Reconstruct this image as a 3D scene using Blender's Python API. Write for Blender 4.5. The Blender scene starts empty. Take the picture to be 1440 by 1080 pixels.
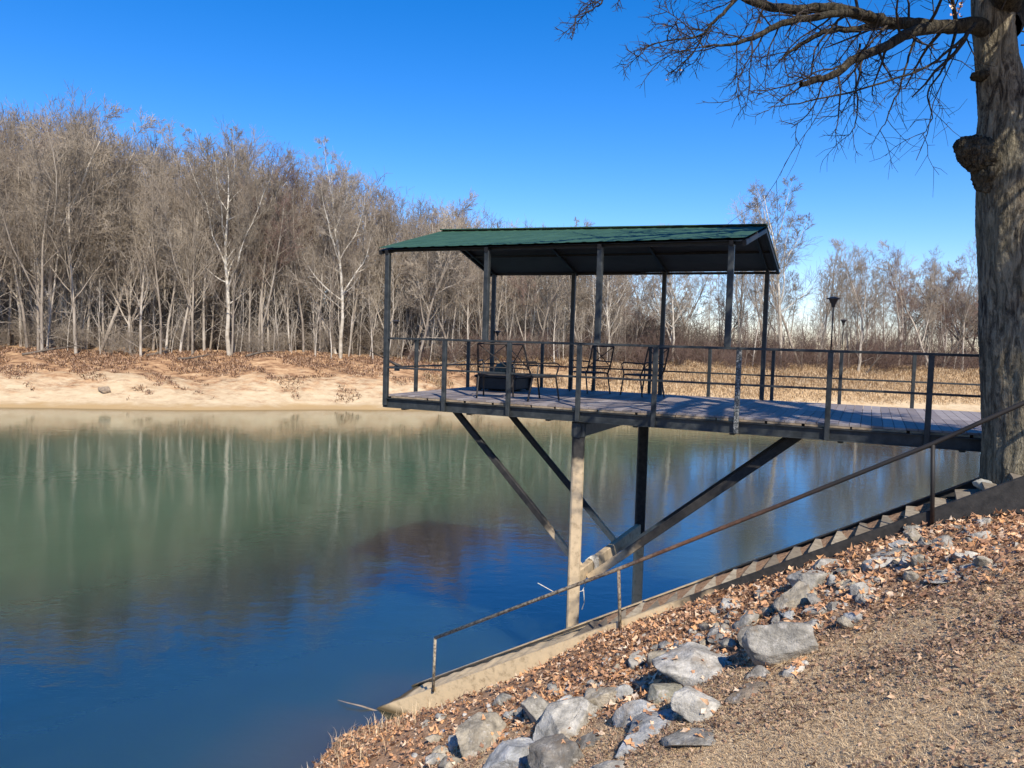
import bpy, math, random
import numpy as np
from mathutils import Vector, Matrix, noise as mnoise
S = bpy.context.scene
COL = S.collection

# ------------------------------------------------------------------ camera
F = 1081.0; EYE = 6.19; PITCH = math.radians(3.25); ROLL = math.radians(1.65)
_f = Vector((0, math.cos(PITCH), -math.sin(PITCH)))
_r0 = Vector((1, 0, 0)); _u0 = Vector((0, math.sin(PITCH), math.cos(PITCH)))
_r = math.cos(ROLL)*_r0 + math.sin(ROLL)*_u0
_u = -math.sin(ROLL)*_r0 + math.cos(ROLL)*_u0
cam = bpy.data.cameras.new('camera'); camo = bpy.data.objects.new('camera', cam); COL.objects.link(camo)
cam.sensor_width = 36; cam.lens = F/1440*36; cam.clip_start = 0.1; cam.clip_end = 4000
M = Matrix((_r, _u, -_f)).transposed().to_4x4(); M.translation = Vector((0, 0, EYE))
camo.matrix_world = M
S.camera = camo

def at(px, py, Y):
    px, py = float(px), float(py); Y = float(Y)
    d = _f + (px-720)/F*_r + (540-py)/F*_u
    k = Y/d.y
    return Vector((d.x*k, Y, EYE+d.z*k))

# ------------------------------------------------------------------ light
SUN_EL = math.radians(44); sx, sy = 0.27, -0.963
w = bpy.data.worlds.new('World'); S.world = w; w.use_nodes = True
nt = w.node_tree; nt.nodes.clear()
sky = nt.nodes.new('ShaderNodeTexSky'); sky.sky_type = 'NISHITA'; sky.sun_disc = False
sky.sun_elevation = SUN_EL; sky.sun_rotation = math.atan2(sx, sy)
sky.air_density = 1.0; sky.dust_density = 0.15; sky.ozone_density = 2.5; sky.altitude = 300
hs = nt.nodes.new('ShaderNodeHueSaturation'); hs.inputs['Saturation'].default_value = 1.45
hs.inputs['Value'].default_value = 1.0
bg = nt.nodes.new('ShaderNodeBackground'); bg.inputs[1].default_value = 0.12
ow = nt.nodes.new('ShaderNodeOutputWorld')
mu = nt.nodes.new('ShaderNodeMix'); mu.data_type = 'RGBA'; mu.blend_type = 'MULTIPLY'; mu.inputs[0].default_value = 1; mu.inputs[7].default_value = (.92, .88, 1.10, 1)
nt.links.new(sky.outputs[0], hs.inputs['Color']); nt.links.new(hs.outputs[0], mu.inputs[6]); nt.links.new(mu.outputs[2], bg.inputs[0]); nt.links.new(bg.outputs[0], ow.inputs[0])
sl = bpy.data.lights.new('sun', 'SUN'); sl.energy = 5.0; sl.angle = math.radians(0.53); sl.color = (1, 0.91, 0.78)
so = bpy.data.objects.new('sun', sl); COL.objects.link(so)
so.rotation_euler = Vector((sx*math.cos(SUN_EL), sy*math.cos(SUN_EL), math.sin(SUN_EL))).to_track_quat('Z', 'Y').to_euler()
so.location = (10, -20, 30)
vs = S.view_settings; vs.view_transform = 'Standard'; vs.look = 'None'; vs.exposure = 0.57; vs.gamma = 1
S.render.engine = 'CYCLES'
S.cycles.max_bounces = 6; S.cycles.transparent_max_bounces = 4

# ------------------------------------------------------------------ materials
class NT:
    def __init__(s, name):
        s.m = bpy.data.materials.new(name); s.m.use_nodes = True; s.t = s.m.node_tree
        s.b = s.t.nodes['Principled BSDF']; s._geo = None
    def n(s, typ, **k):
        o = s.t.nodes.new(typ)
        for a, b in k.items(): setattr(o, a, b)
        return o
    def l(s, a, b): s.t.links.new(a, b)
    def put(s, sock, v):
        if isinstance(v, bpy.types.NodeSocket): s.l(v, sock)
        elif isinstance(v, (tuple, list)) and len(v) == 3 and sock.type == 'RGBA': sock.default_value = (*v, 1)
        else: sock.default_value = v
    def pos(s, scale=(1, 1, 1), obj=False):
        g = s.n('ShaderNodeTexCoord') if obj else s.n('ShaderNodeNewGeometry')
        mp = s.n('ShaderNodeMapping'); mp.inputs['Scale'].default_value = scale
        s.l(g.outputs['Object'] if obj else g.outputs['Position'], mp.inputs[0]); return mp.outputs[0]
    def noise(s, scale, detail=4, rough=.55, vec=None, dist=0):
        o = s.n('ShaderNodeTexNoise'); o.inputs['Scale'].default_value = scale; o.inputs['Detail'].default_value = detail
        o.inputs['Roughness'].default_value = rough; o.inputs['Distortion'].default_value = dist
        s.l(vec if vec else s.pos(), o.inputs['Vector']); return o.outputs['Fac']
    def voro(s, scale, vec=None, feature='F1'):
        o = s.n('ShaderNodeTexVoronoi', feature=feature); o.inputs['Scale'].default_value = scale
        s.l(vec if vec else s.pos(), o.inputs['Vector']); return o.outputs['Distance']
    def ramp(s, fac, stops):
        o = s.n('ShaderNodeValToRGB'); e = o.color_ramp.elements
        while len(e) < len(stops): e.new(0.5)
        for i, (p, c) in enumerate(stops):
            e[i].position = p; e[i].color = (*c, 1) if isinstance(c, (tuple, list)) else (c, c, c, 1)
        s.put(o.inputs[0], fac); return o.outputs[0]
    def mix(s, f, a, b, mode='MIX'):
        o = s.n('ShaderNodeMix', data_type='RGBA', blend_type=mode)
        s.put(o.inputs[0], f); s.put(o.inputs[6], a); s.put(o.inputs[7], b); return o.outputs[2]
    def math(s, op, a, b=0.0, clamp=False):
        o = s.n('ShaderNodeMath', operation=op, use_clamp=clamp); s.put(o.inputs[0], a); s.put(o.inputs[1], b); return o.outputs[0]
    def attr(s, name):
        o = s.n('ShaderNodeAttribute'); o.attribute_name = name; return o.outputs['Fac']
    def z(s):
        g = s.n('ShaderNodeNewGeometry'); x = s.n('ShaderNodeSeparateXYZ'); s.l(g.outputs['Position'], x.inputs[0]); return x.outputs[2]
    def island(s):
        return s.n('ShaderNodeNewGeometry').outputs['Random Per Island']
    def objrand(s): return s.n('ShaderNodeObjectInfo').outputs['Random']
    def bump(s, h, strength=.5, dist=.02):
        o = s.n('ShaderNodeBump'); o.inputs['Strength'].default_value = strength; o.inputs['Distance'].default_value = dist
        s.l(h, o.inputs['Height']); s.l(o.outputs[0], s.b.inputs['Normal'])
    def out(s, col, rough=.8, metal=0, spec=None):
        s.put(s.b.inputs['Base Color'], col); s.put(s.b.inputs['Roughness'], rough); s.put(s.b.inputs['Metallic'], metal)
        if spec is not None: s.b.inputs['Specular IOR Level'].default_value = spec
        return s.m

def m_tree_bark():
    a = NT('woodland_bark'); p = a.pos((1, 1, .35))
    c = a.ramp(a.noise(1.3, 4, .6, p), [(.25, (.18, .15, .115)), (.5, (.40, .35, .285)), (.75, (.62, .56, .47))])
    c = a.mix(a.objrand(), c, a.mix(.75, c, (.13, .10, .075)))
    return a.out(c, .9, spec=.2)
def m_dark_bark():
    a = NT('dark_bark'); p = a.pos((1, 1, .35))
    return a.out(a.ramp(a.noise(1.3, 4, .6, p), [(.3, (.06, .048, .038)), (.7, (.17, .14, .11))]), .9, spec=.2)
def m_pale_bark():
    a = NT('sycamore_bark')
    c = a.ramp(a.noise(1.6, 3, .6), [(.35, (.30, .26, .20)), (.5, (.52, .485, .42)), (.8, (.66, .63, .56))])
    base = a.math('MULTIPLY', a.math('SUBTRACT', 14.0, a.math('ADD', a.z(), a.math('MULTIPLY', a.noise(.5), 6))), .22, True)
    c = a.mix(base, c, a.ramp(a.noise(2, 4, .6), [(.3, (.24, .20, .15)), (.7, (.46, .41, .33))]))
    return a.out(c, .8, spec=.2)
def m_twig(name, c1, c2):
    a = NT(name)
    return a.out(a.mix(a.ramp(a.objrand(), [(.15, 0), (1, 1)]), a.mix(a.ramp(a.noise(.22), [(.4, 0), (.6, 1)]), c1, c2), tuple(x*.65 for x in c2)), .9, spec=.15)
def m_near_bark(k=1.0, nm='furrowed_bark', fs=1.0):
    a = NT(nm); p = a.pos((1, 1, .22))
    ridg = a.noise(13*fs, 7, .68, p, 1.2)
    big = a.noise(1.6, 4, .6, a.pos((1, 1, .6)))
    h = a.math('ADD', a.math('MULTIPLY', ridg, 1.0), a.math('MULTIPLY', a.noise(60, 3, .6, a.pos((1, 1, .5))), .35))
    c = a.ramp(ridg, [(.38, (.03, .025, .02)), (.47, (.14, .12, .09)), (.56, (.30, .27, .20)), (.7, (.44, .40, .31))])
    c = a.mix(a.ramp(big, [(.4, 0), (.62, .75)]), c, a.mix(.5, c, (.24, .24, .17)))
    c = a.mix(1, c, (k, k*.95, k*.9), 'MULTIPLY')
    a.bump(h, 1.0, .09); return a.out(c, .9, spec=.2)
def m_metal_dark():
    a = NT('dark_painted_steel')
    c = a.ramp(a.noise(7, 5, .65), [(.35, (.014, .017, .018)), (.6, (.034, .039, .041)), (.8, (.06, .064, .064))])
    a.bump(a.noise(40, 3), .15, .003)
    return a.out(c, .48, .0, .35)
def m_peeling():
    a = NT('peeling_grey_paint')
    c = a.ramp(a.noise(45, 4, .7), [(.50, (.035, .04, .04)), (.60, (.30, .30, .28))])
    return a.out(c, .6)
def m_muddy(name, level, spread=1.2, lo=(.47, .37, .24), dark=(.014, .014, .014)):
    a = NT(name)
    n = a.noise(1.3, 4, .6)
    f = a.math('MULTIPLY', a.math('SUBTRACT', a.math('ADD', level, a.math('MULTIPLY', a.math('SUBTRACT', n, .5), spread*2.2)), a.z()), 5, True)
    mud = a.ramp(a.noise(9, 6, .68), [(.3, (lo[0]*.55, lo[1]*.52, lo[2]*.48)), (.47, lo), (.75, (lo[0]*1.18, lo[1]*1.16, lo[2]*1.12))])
    wet = a.math('MULTIPLY', a.math('SUBTRACT', .16, a.z()), 8, True)
    mud = a.mix(wet, mud, (.09, .065, .03))
    c = a.mix(f, a.ramp(a.noise(12, 4, .6), [(.3, dark), (.75, (dark[0]*3, dark[1]*2.8, dark[2]*2.6))]), mud)
    a.bump(a.noise(30, 5, .7), .35, .01)
    return a.out(c, .72, spec=.3)
def m_handrail():
    a = NT('rusting_pipe')
    x = a.math('MULTIPLY', a.math('SUBTRACT', a.z(), a.math('ADD', 2.0, a.math('MULTIPLY', a.noise(2.5), 1.2))), 1.1, True)
    low = a.ramp(a.noise(22, 4, .7), [(.38, (.06, .045, .03)), (.55, (.33, .28, .20)), (.8, (.5, .45, .36))])
    mid = a.ramp(a.noise(18, 4, .7), [(.3, (.05, .028, .018)), (.7, (.17, .085, .05))])
    c = a.mix(x, low, mid)
    y = a.math('MULTIPLY', a.math('SUBTRACT', a.z(), 3.6), 1.0, True)
    c = a.mix(y, c, (.02, .018, .017))
    a.bump(a.noise(60, 4), .3, .004)
    return a.out(c, .6, spec=.3)
def m_roof_green():
    a = NT('green_roof_sheet')
    c = a.ramp(a.noise(2.2, 5, .65, a.pos((1, 3, 1))), [(.3, (.016, .050, .030)), (.7, (.038, .092, .056))])
    return a.out(c, .7, 0, .25)
def m_roof_under():
    a = NT('roof_underside'); return a.out(a.ramp(a.noise(3), [(.3, (.03, .031, .034)), (.7, (.045, .046, .05))]), .6, spec=.3)
def m_deck():
    a = NT('composite_deck_boards')
    n = a.noise(3, 5, .6)
    c = a.ramp(a.island(), [(0, (.155, .135, .13)), (.5, (.225, .198, .19)), (1, (.30, .27, .255))])
    c = a.mix(a.ramp(n, [(.35, .6), (.65, 0)]), c, a.mix(.6, c, (.14, .10, .075)))
    a.bump(a.noise(50, 3, .6, a.pos((1, 1, 1))), .2, .003)
    return a.out(c, .6, spec=.35)
def m_timber():
    a = NT('weathered_timber')
    c = a.ramp(a.noise(8, 5, .65, a.pos((1, 1, 3))), [(.3, (.12, .085, .055)), (.55, (.26, .2, .13)), (.8, (.4, .34, .24))])
    a.bump(a.noise(30, 5), .4, .006); return a.out(c, .85)
def m_tread():
    a = NT('dusty_tread_plank')
    c = a.ramp(a.noise(9, 5, .65), [(.3, (.15, .12, .09)), (.55, (.32, .28, .21)), (.8, (.45, .40, .32))])
    c = a.mix(a.math('MULTIPLY', a.objrand(), .85), c, (.07, .055, .042))
    a.bump(a.noise(40, 5), .35, .006); return a.out(c, .85)
def m_rock():
    a = NT('limestone_riprap')
    o = a.objrand(); p = a.pos()
    c = a.ramp(a.noise(5.5, 8, .68, p, .5), [(.30, (.14, .135, .125)), (.44, (.31, .30, .275)), (.56, (.47, .455, .42)), (.70, (.68, .66, .61))])
    t = a.n('ShaderNodeObjectInfo').outputs['Color']
    c = a.mix(1, c, t, 'MULTIPLY')
    vein = a.ramp(a.voro(6, None, 'DISTANCE_TO_EDGE'), [(0, .6), (.03, 0)])
    c = a.mix(vein, c, a.mix(.5, c, (.12, .11, .10)))
    c = a.mix(a.ramp(a.noise(13, 5, .7), [(.55, 0), (.68, .7)]), c, (.50, .47, .42))
    c = a.mix(a.ramp(a.noise(3, 5, .7), [(.56, 0), (.68, .55)]), c, (.20, .145, .09))
    h = a.math('ADD', a.noise(9, 8, .7), a.math('MULTIPLY', a.noise(45, 5, .7), .4))
    a.bump(h, .9, .04); return a.out(c, .88, spec=.25)
def m_leaf(name, stops):
    a = NT(name); c = a.ramp(a.island(), stops)
    c = a.mix(a.ramp(a.noise(40, 3), [(.45, 0), (.7, .5)]), c, (.10, .055, .03))
    a.b.inputs['Specular IOR Level'].default_value = .2
    tr = a.n('ShaderNodeBsdfTranslucent'); a.l(c, tr.inputs[0]); mx = a.n('ShaderNodeMixShader'); mx.inputs[0].default_value = .18
    a.out(c, .75, spec=.25); a.l(a.b.outputs[0], mx.inputs[1]); a.l(tr.outputs[0], mx.inputs[2])
    a.l(mx.outputs[0], a.t.nodes['Material Output'].inputs[0]); return a.m
def m_ground():
    a = NT('bank_ground')
    straw = a.ramp(a.noise(26, 7, .72), [(.3, (.26, .17, .10)), (.45, (.50, .36, .21)), (.6, (.70, .53, .33)), (.8, (.80, .64, .41))])
    soil = a.ramp(a.noise(16, 7, .7), [(.3, (.12, .08, .052)), (.5, (.34, .235, .155)), (.75, (.56, .41, .27))])
    patch = a.ramp(a.noise(1.1, 5, .65), [(.42, 0), (.58, 1)])
    near = a.mix(patch, straw, a.mix(.55, straw, soil))
    lit = a.attr('litter')
    near = a.mix(lit, near, a.mix(.35, soil, (.36, .19, .10)))
    sand = a.ramp(a.noise(1.3, 10, .8, a.pos((.5, 1, 2.5))), [(.3, (.34, .25, .155)), (.5, (.48, .375, .24)), (.75, (.61, .50, .34))])
    ps = a.pos((.5, .9, 1.6))
    red = a.ramp(a.noise(1.4, 8, .75, ps), [(.34, (.09, .055, .032)), (.45, (.27, .155, .085)), (.55, (.42, .265, .145)), (.68, (.58, .42, .25))])
    gold = a.ramp(a.noise(2.5, 7, .75), [(.3, (.20, .125, .065)), (.5, (.42, .29, .16)), (.75, (.60, .46, .28))])
    veg = a.mix(a.attr('gold'), red, gold)
    n = a.noise(1.0, 9, .78, ps)
    fv = a.math('MULTIPLY', a.math('SUBTRACT', a.math('ADD', a.attr('veg'), n), 1.0), 6, True)
    far = a.mix(fv, sand, veg)
    wet = a.math('MULTIPLY', a.math('SUBTRACT', a.math('MULTIPLY', a.noise(.6, 5, .7), .8), a.z()), 4, True)
    far = a.mix(wet, far, (.40, .28, .14))
    c = a.mix(a.attr('far'), near, far)
    under = a.math('MULTIPLY', a.math('SUBTRACT', .06, a.z()), 9, True)
    c = a.mix(a.math('MULTIPLY', under, .8), c, (.10, .075, .04))
    h = a.math('ADD', a.noise(14, 7, .7), a.math('MULTIPLY', a.noise(60, 5, .7), .5))
    a.bump(h, .8, .05); return a.out(c, .95, spec=.1)
def m_water():
    a = NT('lake_water')
    g = a.n('ShaderNodeNewGeometry'); sp = a.n('ShaderNodeSeparateXYZ'); a.l(g.outputs['Position'], sp.inputs[0])
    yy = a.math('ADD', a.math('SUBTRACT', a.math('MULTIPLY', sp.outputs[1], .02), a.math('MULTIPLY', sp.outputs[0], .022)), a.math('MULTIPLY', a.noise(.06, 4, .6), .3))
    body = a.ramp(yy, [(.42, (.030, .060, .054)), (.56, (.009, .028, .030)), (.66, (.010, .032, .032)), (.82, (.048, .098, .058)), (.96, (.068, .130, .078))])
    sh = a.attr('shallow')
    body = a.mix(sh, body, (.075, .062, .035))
    h1 = a.noise(1.1, 4, .6, a.pos((1, 1.5, 1)))
    h2 = a.noise(7.0, 3, .55, a.pos((.55, 1.0, 1)), .3)
    calm = a.ramp(a.noise(.10, 3, .6, a.pos((1, .35, 1))), [(.4, .25), (.62, 1)])
    h = a.math('ADD', a.math('MULTIPLY', h1, 1.0), a.math('MULTIPLY', a.math('MULTIPLY', h2, .20), calm))
    a.bump(h, .10, .08)
    a.b.inputs['Subsurface Weight'].default_value = 1; a.b.inputs['Subsurface Radius'].default_value = (1, 1, 1); a.b.inputs['Subsurface Scale'].default_value = 7
    a.out(body, .05); a.b.inputs['IOR'].default_value = 1.85; a.b.inputs['Specular IOR Level'].default_value = .7
    return a.m
def m_plain(name, c, rough=.7, metal=0, sc=8, var=.4):
    a = NT(name)
    return a.out(a.ramp(a.noise(sc, 4, .6), [(.3, tuple(x*(1-var) for x in c)), (.7, tuple(min(1, x*(1+var)) for x in c))]), rough, metal, .35)

MT = dict(bark=m_tree_bark(), dark=m_dark_bark(), pale=m_pale_bark(),
  twig=m_twig('bare_twigs', (.41, .35, .275), (.30, .25, .195)), redtwig=m_twig('reddish_twigs', (.27, .185, .15), (.19, .13, .105)),
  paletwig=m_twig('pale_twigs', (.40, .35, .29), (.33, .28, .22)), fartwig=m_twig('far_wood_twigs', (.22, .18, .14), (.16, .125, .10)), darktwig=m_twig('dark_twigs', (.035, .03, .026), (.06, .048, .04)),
  near=m_near_bark(), burl=m_near_bark(.42, 'shaded_burl_bark', 1.8), limb=m_near_bark(.30, 'shaded_limb_bark', 1.6), metal=m_metal_dark(), peel=m_peeling(), rail=m_handrail(), green=m_roof_green(), under=m_roof_under(),  # burl and limb: the trunk bark again, with shade darkened into the colour
  deck=m_deck(), timber=m_timber(), tread=m_tread(), rock=m_rock(), ground=m_ground(), water=m_water(),
  postf=m_muddy('mud_coated_post', 4.4, .5), postb=m_muddy('mud_coated_rear_post', 2.2, .6),
  brace=m_muddy('mud_splashed_brace', 2.9, .5), string=m_muddy('mud_coated_stringer', 2.95, .6, (.54, .42, .26)),
  leaf=m_leaf('dead_leaves', [(0, (.17, .09, .055)), (.2, (.38, .21, .125)), (.5, (.60, .34, .19)), (.75, (.74, .40, .18)), (.9, (.76, .54, .35)), (1, (.80, .66, .50))]),
  mulch=m_leaf('leaf_mulch', [(0, (.09, .055, .038)), (.3, (.24, .15, .10)), (.65, (.44, .28, .18)), (1, (.66, .46, .30))]),
  straw=m_leaf('dry_grass', [(0, (.40, .275, .155)), (.4, (.62, .46, .275)), (.8, (.78, .61, .385)), (1, (.88, .73, .49))]),
  gold=m_leaf('golden_grass', [(0, (.26, .17, .09)), (.4, (.42, .29, .16)), (.8, (.56, .42, .26)), (1, (.68, .55, .37))]),
  rope=m_plain('pale_rope', (.55, .52, .45), .9, 0, 60), lamp=m_plain('lamp_shell', (.035, .03, .028), .5), lens=m_plain('lamp_lens', (.35, .37, .36), .3, 0, 5, .2),
  chair=m_plain('black_chair_metal', (.02, .017, .016), .5), sling=m_plain('dark_sling', (.03, .028, .028), .8, 0, 40), pit=m_plain('black_cover', (.012, .012, .013), .55),
  dome=m_plain('green_grey_dome', (.04, .06, .05), .6), concrete=m_plain('pale_concrete', (.34, .33, .28), .9, 0, 14, .3), log=m_plain('driftwood', (.22, .17, .12), .9, 0, 6), rust=m_plain('rusty_iron', (.15, .08, .05), .8, 0, 20))

# ------------------------------------------------------------------ mesh helpers
def mesh_np(name, V, Fc, mats, parent=None, smooth=False, midx=None):
    V = np.asarray(V, dtype=np.float32); me = bpy.data.meshes.new(name)
    if isinstance(Fc, np.ndarray):
        n, k = Fc.shape
        me.vertices.add(len(V)); me.vertices.foreach_set('co', V.ravel())
        me.loops.add(n*k); me.loops.foreach_set('vertex_index', Fc.astype(np.int32).ravel())
        me.polygons.add(n); me.polygons.foreach_set('loop_start', np.arange(0, n*k, k, dtype=np.int32))
        me.update(calc_edges=True)
    else:
        me.from_pydata([tuple(map(float, v)) for v in V], [], Fc); me.update()
    if not isinstance(mats, (list, tuple)): mats = [mats]
    for m in mats: me.materials.append(m)
    if midx is not None: me.polygons.foreach_set('material_index', np.asarray(midx, dtype=np.int32))
    if smooth: me.polygons.foreach_set('use_smooth', np.ones(len(me.polygons), dtype=bool))
    o = bpy.data.objects.new(name, me); COL.objects.link(o)
    if parent: o.parent = parent
    return o
def tag(o, label=None, cat=None, group=None, kind=None):
    for k, v in (('label', label), ('category', cat), ('group', group), ('kind', kind)):
        if v: o[k] = v
    return o
def empty(name, loc=(0, 0, 0), rz=0):
    o = bpy.data.objects.new(name, None); COL.objects.link(o); o.location = loc; o.rotation_euler = (0, 0, rz); o.empty_display_size = .2; return o
class MB:
    def __init__(s): s.v = []; s.f = []
    def box(s, c, ax, ay, az):          # centre and three half-axis vectors
        c, ax, ay, az = map(Vector, (c, ax, ay, az)); b = len(s.v)
        for i in (-1, 1):
            for j in (-1, 1):
                for k in (-1, 1): s.v.append(c+i*ax+j*ay+k*az)
        for q in ((0, 1, 3, 2), (4, 6, 7, 5), (0, 4, 5, 1), (2, 3, 7, 6), (0, 2, 6, 4), (1, 5, 7, 3)): s.f.append([b+x for x in q])
        return s
    def bar(s, p, q, w, h=None, up=(0, 0, 1), bev=0):   # rectangular bar with chamfered edges
        p, q = Vector(p), Vector(q); h = h or w; t = (q-p).normalized(); up = Vector(up)
        if abs(t.dot(up)) > .97: up = Vector((D2.x, D2.y, 0)) if 'D2' in globals() else Vector((1, 0, 0))
        sd = t.cross(up).normalized(); u = sd.cross(t).normalized(); e = min(w, h)*.12
        a, c = w/2, h/2
        pr = [(-a+e, -c), (a-e, -c), (a, -c+e), (a, c-e), (a-e, c), (-a+e, c), (-a, c-e), (-a, -c+e)]
        b = len(s.v)
        for P in (p, q):
            for x, y in pr: s.v.append(P+sd*x+u*y)
        for i in range(8): j = (i+1) % 8; s.f.append([b+i, b+j, b+8+j, b+8+i])
        s.f.append([b+i for i in range(7, -1, -1)]); s.f.append([b+8+i for i in range(8)]); return s
    def tube(s, pts, r, n=8, caps=True):
        pts = [Vector(p) for p in pts]; rs = r if isinstance(r, (list, tuple)) else [r]*len(pts); b = len(s.v); ref = None
        for i, p in enumerate(pts):
            t = (pts[min(i+1, len(pts)-1)]-pts[max(i-1, 0)]).normalized()
            if ref is None: ref = t.orthogonal().normalized()
            ref = (ref-t*ref.dot(t)).normalized(); bi = t.cross(ref)
            for k in range(n): a = 2*math.pi*k/n; s.v.append(p+(ref*math.cos(a)+bi*math.sin(a))*rs[i])
        for i in range(len(pts)-1):
            for k in range(n): j = (k+1) % n; s.f.append([b+i*n+k, b+i*n+j, b+(i+1)*n+j, b+(i+1)*n+k])
        if caps: s.f.append([b+k for k in range(n-1, -1, -1)]); e = b+(len(pts)-1)*n; s.f.append([e+k for k in range(n)])
        return s
    def lathe(s, prof, c=(0, 0, 0), n=16):
        c = Vector(c); b = len(s.v)
        for r, z in prof:
            for k in range(n): a = 2*math.pi*k/n; s.v.append(c+Vector((r*math.cos(a), r*math.sin(a), z)))
        for i in range(len(prof)-1):
            for k in range(n): j = (k+1) % n; s.f.append([b+i*n+k, b+i*n+j, b+(i+1)*n+j, b+(i+1)*n+k])
        s.f.append([b+k for k in range(n-1, -1, -1)]); e = b+(len(prof)-1)*n; s.f.append([e+k for k in range(n)]); return s
    def build(s, name, m, parent=None, smooth=False): return mesh_np(name, [tuple(v) for v in s.v], s.f, m, parent, smooth)

def copy_tree(o, parent=None):
    c = o.copy(); COL.objects.link(c); c.parent = parent
    for ch in list(o.children): copy_tree(ch, c)
    return c

# ------------------------------------------------------------------ terrain
_rw = np.random.default_rng(5)
_W = [(_rw.normal(size=2), _rw.uniform(0, 6.28)) for _ in range(14)]
def wav(x, y, f):
    s = 0
    for (d, ph) in _W: s = s+np.sin((x*d[0]+y*d[1])*f+ph)
    return s/5.3
def smin(a, b, k=.4):
    h = np.clip(.5+.5*(b-a)/k, 0, 1); return b*(1-h)+a*h-k*h*(1-h)
def smax(a, b, k=.4): return -smin(-a, -b, k)
SA = Vector((-2.10, 12.49, 0.0)); SB = Vector((5.63, 8.35, 4.86))       # top edge of the near stringer
sh = (SB-SA); SD = Vector((sh.x, sh.y, 0)).normalized(); SN = Vector((-SD.y, SD.x, 0)); SLOPE = sh.z/Vector((sh.x, sh.y)).length
def shore(X): return 66.9+.23*X+1.1*np.sin(X*.09+1)+.35*np.sin(X*.31)
def gz(X, Y):
    X = np.asarray(X, float); Y = np.asarray(Y, float)
    n = 3.3+.52*X-.18*Y
    n = smin(n, 4.55+0*X, .5)
    e = (X-SA.x)*SN.x+(Y-SA.y)*SN.y - .9
    fade = np.clip((X-18)/8, 0, 1)*np.clip((12-Y)/4, 0, 1)
    n = n-np.maximum(e, 0)*.78*(1-fade)
    wl = (X-SA.x)*SN.x+(Y-SA.y)*SN.y; ll = (X-SA.x)*SD.x+(Y-SA.y)*SD.y
    n = n-.42*np.clip((3.7-ll)/1.3, 0, 1)*np.clip((wl+.85)/.6, 0, 1)
    n = n+wav(X, Y, 1.6)*.05+wav(X, Y, 5.0)*.018
    n = np.maximum(n, -2.2)
    s = Y-shore(X)
    f = np.interp(s, [-60, -14, -3, 0, 2.2, 6, 12, 17, 30, 400], [-2.6, -2.4, -.45, 0, .34, 2.0, 3.35, 4.05, 4.4, 4.6])
    f = f+np.clip(s/6, 0, 1)*(wav(X, Y, .35)*.26+wav(X, Y, 1.1)*.14+np.abs(wav(X, Y, 2.1))*.12)
    return np.where(Y < 40, n, f)
def gzs(x, y): return float(gz(x, y))
def axis(parts):
    o = []
    for a, b, st in parts: o += list(np.arange(a, b-1e-6, st))
    o.append(parts[-1][1]); return np.array(o)
xs = axis([(-1500, -300, 120), (-300, -90, 15), (-90, -8, 1.0), (-8, 9, .09), (9, 20, .5), (20, 100, 1.0), (100, 300, 15), (300, 1500, 120)])
ys = axis([(-300, -20, 20), (-20, 0, 1), (0, 3, .3), (3, 15, .09), (15, 24, .4), (24, 54, 3), (54, 100, .6), (100, 160, 6), (160, 400, 40), (400, 2400, 250)])
GX, GY = np.meshgrid(xs, ys); GZ = gz(GX, GY)
nx, ny = len(xs), len(ys); idx = np.arange(nx*ny).reshape(ny, nx)
FQ = np.stack([idx[:-1, :-1], idx[:-1, 1:], idx[1:, 1:], idx[1:, :-1]], -1).reshape(-1, 4)
ground = tag(mesh_np('ground', np.stack([GX, GY, GZ], -1).reshape(-1, 3), FQ, MT['ground'], smooth=True), kind='structure')
def pattr(o, name, arr):
    a = o.data.attributes.new(name, 'FLOAT', 'POINT'); a.data.foreach_set('value', np.asarray(arr, dtype=np.float32).ravel())
# line of the rock pile, used by litter and straw: leaves lie between stairs and rocks
RL = [at(620, 1075, 9.0), at(760, 1000, 8.2), at(900, 930, 8.0), at(1040, 870, 7.9), at(1160, 800, 7.6), at(1300, 765, 7.4), at(1440, 745, 7.6)]
rlx = np.array([p.x for p in RL]); rly = np.array([p.y for p in RL])
def litter_mask(X, Y):
    d = Y-np.interp(X, rlx, rly)                 # > 0 : behind the rocks, towards the stairs
    return np.clip((d+1.3+.5*wav(X, Y, 1.4))/1.2, 0, 1)
S_ = GY-shore(GX)
pattr(ground, 'litter', litter_mask(GX, GY)); pattr(ground, 'far', (GY > 40)*1.0)
pattr(ground, 'veg', np.interp(S_, [0, 3, 7, 11, 16], [.25, .50, .63, .82, 1.1])+.28*np.clip((GX+12)/22, 0, 1)*np.clip((S_-3)/3, 0, 1))
pattr(ground, 'gold', np.clip((GX+2)/12, 0, 1)*np.clip((26-S_)/8, 0, 1))
# water
wx = axis([(-600, -60, 30), (-60, -8, 4), (-8, 8, .25), (8, 60, 4), (60, 600, 30)]); wy = axis([(4, 8, 1), (8, 20, .25), (20, 90, 3)])
WX, WY = np.meshgrid(wx, wy); nwx, nwy = len(wx), len(wy); idx = np.arange(nwx*nwy).reshape(nwy, nwx)
FQ = np.stack([idx[:-1, :-1], idx[:-1, 1:], idx[1:, 1:], idx[1:, :-1]], -1).reshape(-1, 4)
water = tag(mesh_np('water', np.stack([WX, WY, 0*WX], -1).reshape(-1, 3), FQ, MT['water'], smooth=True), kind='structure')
pattr(water, 'shallow', np.clip(1+gz(WX, WY)/1.1, 0, 1)*.8)

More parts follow.
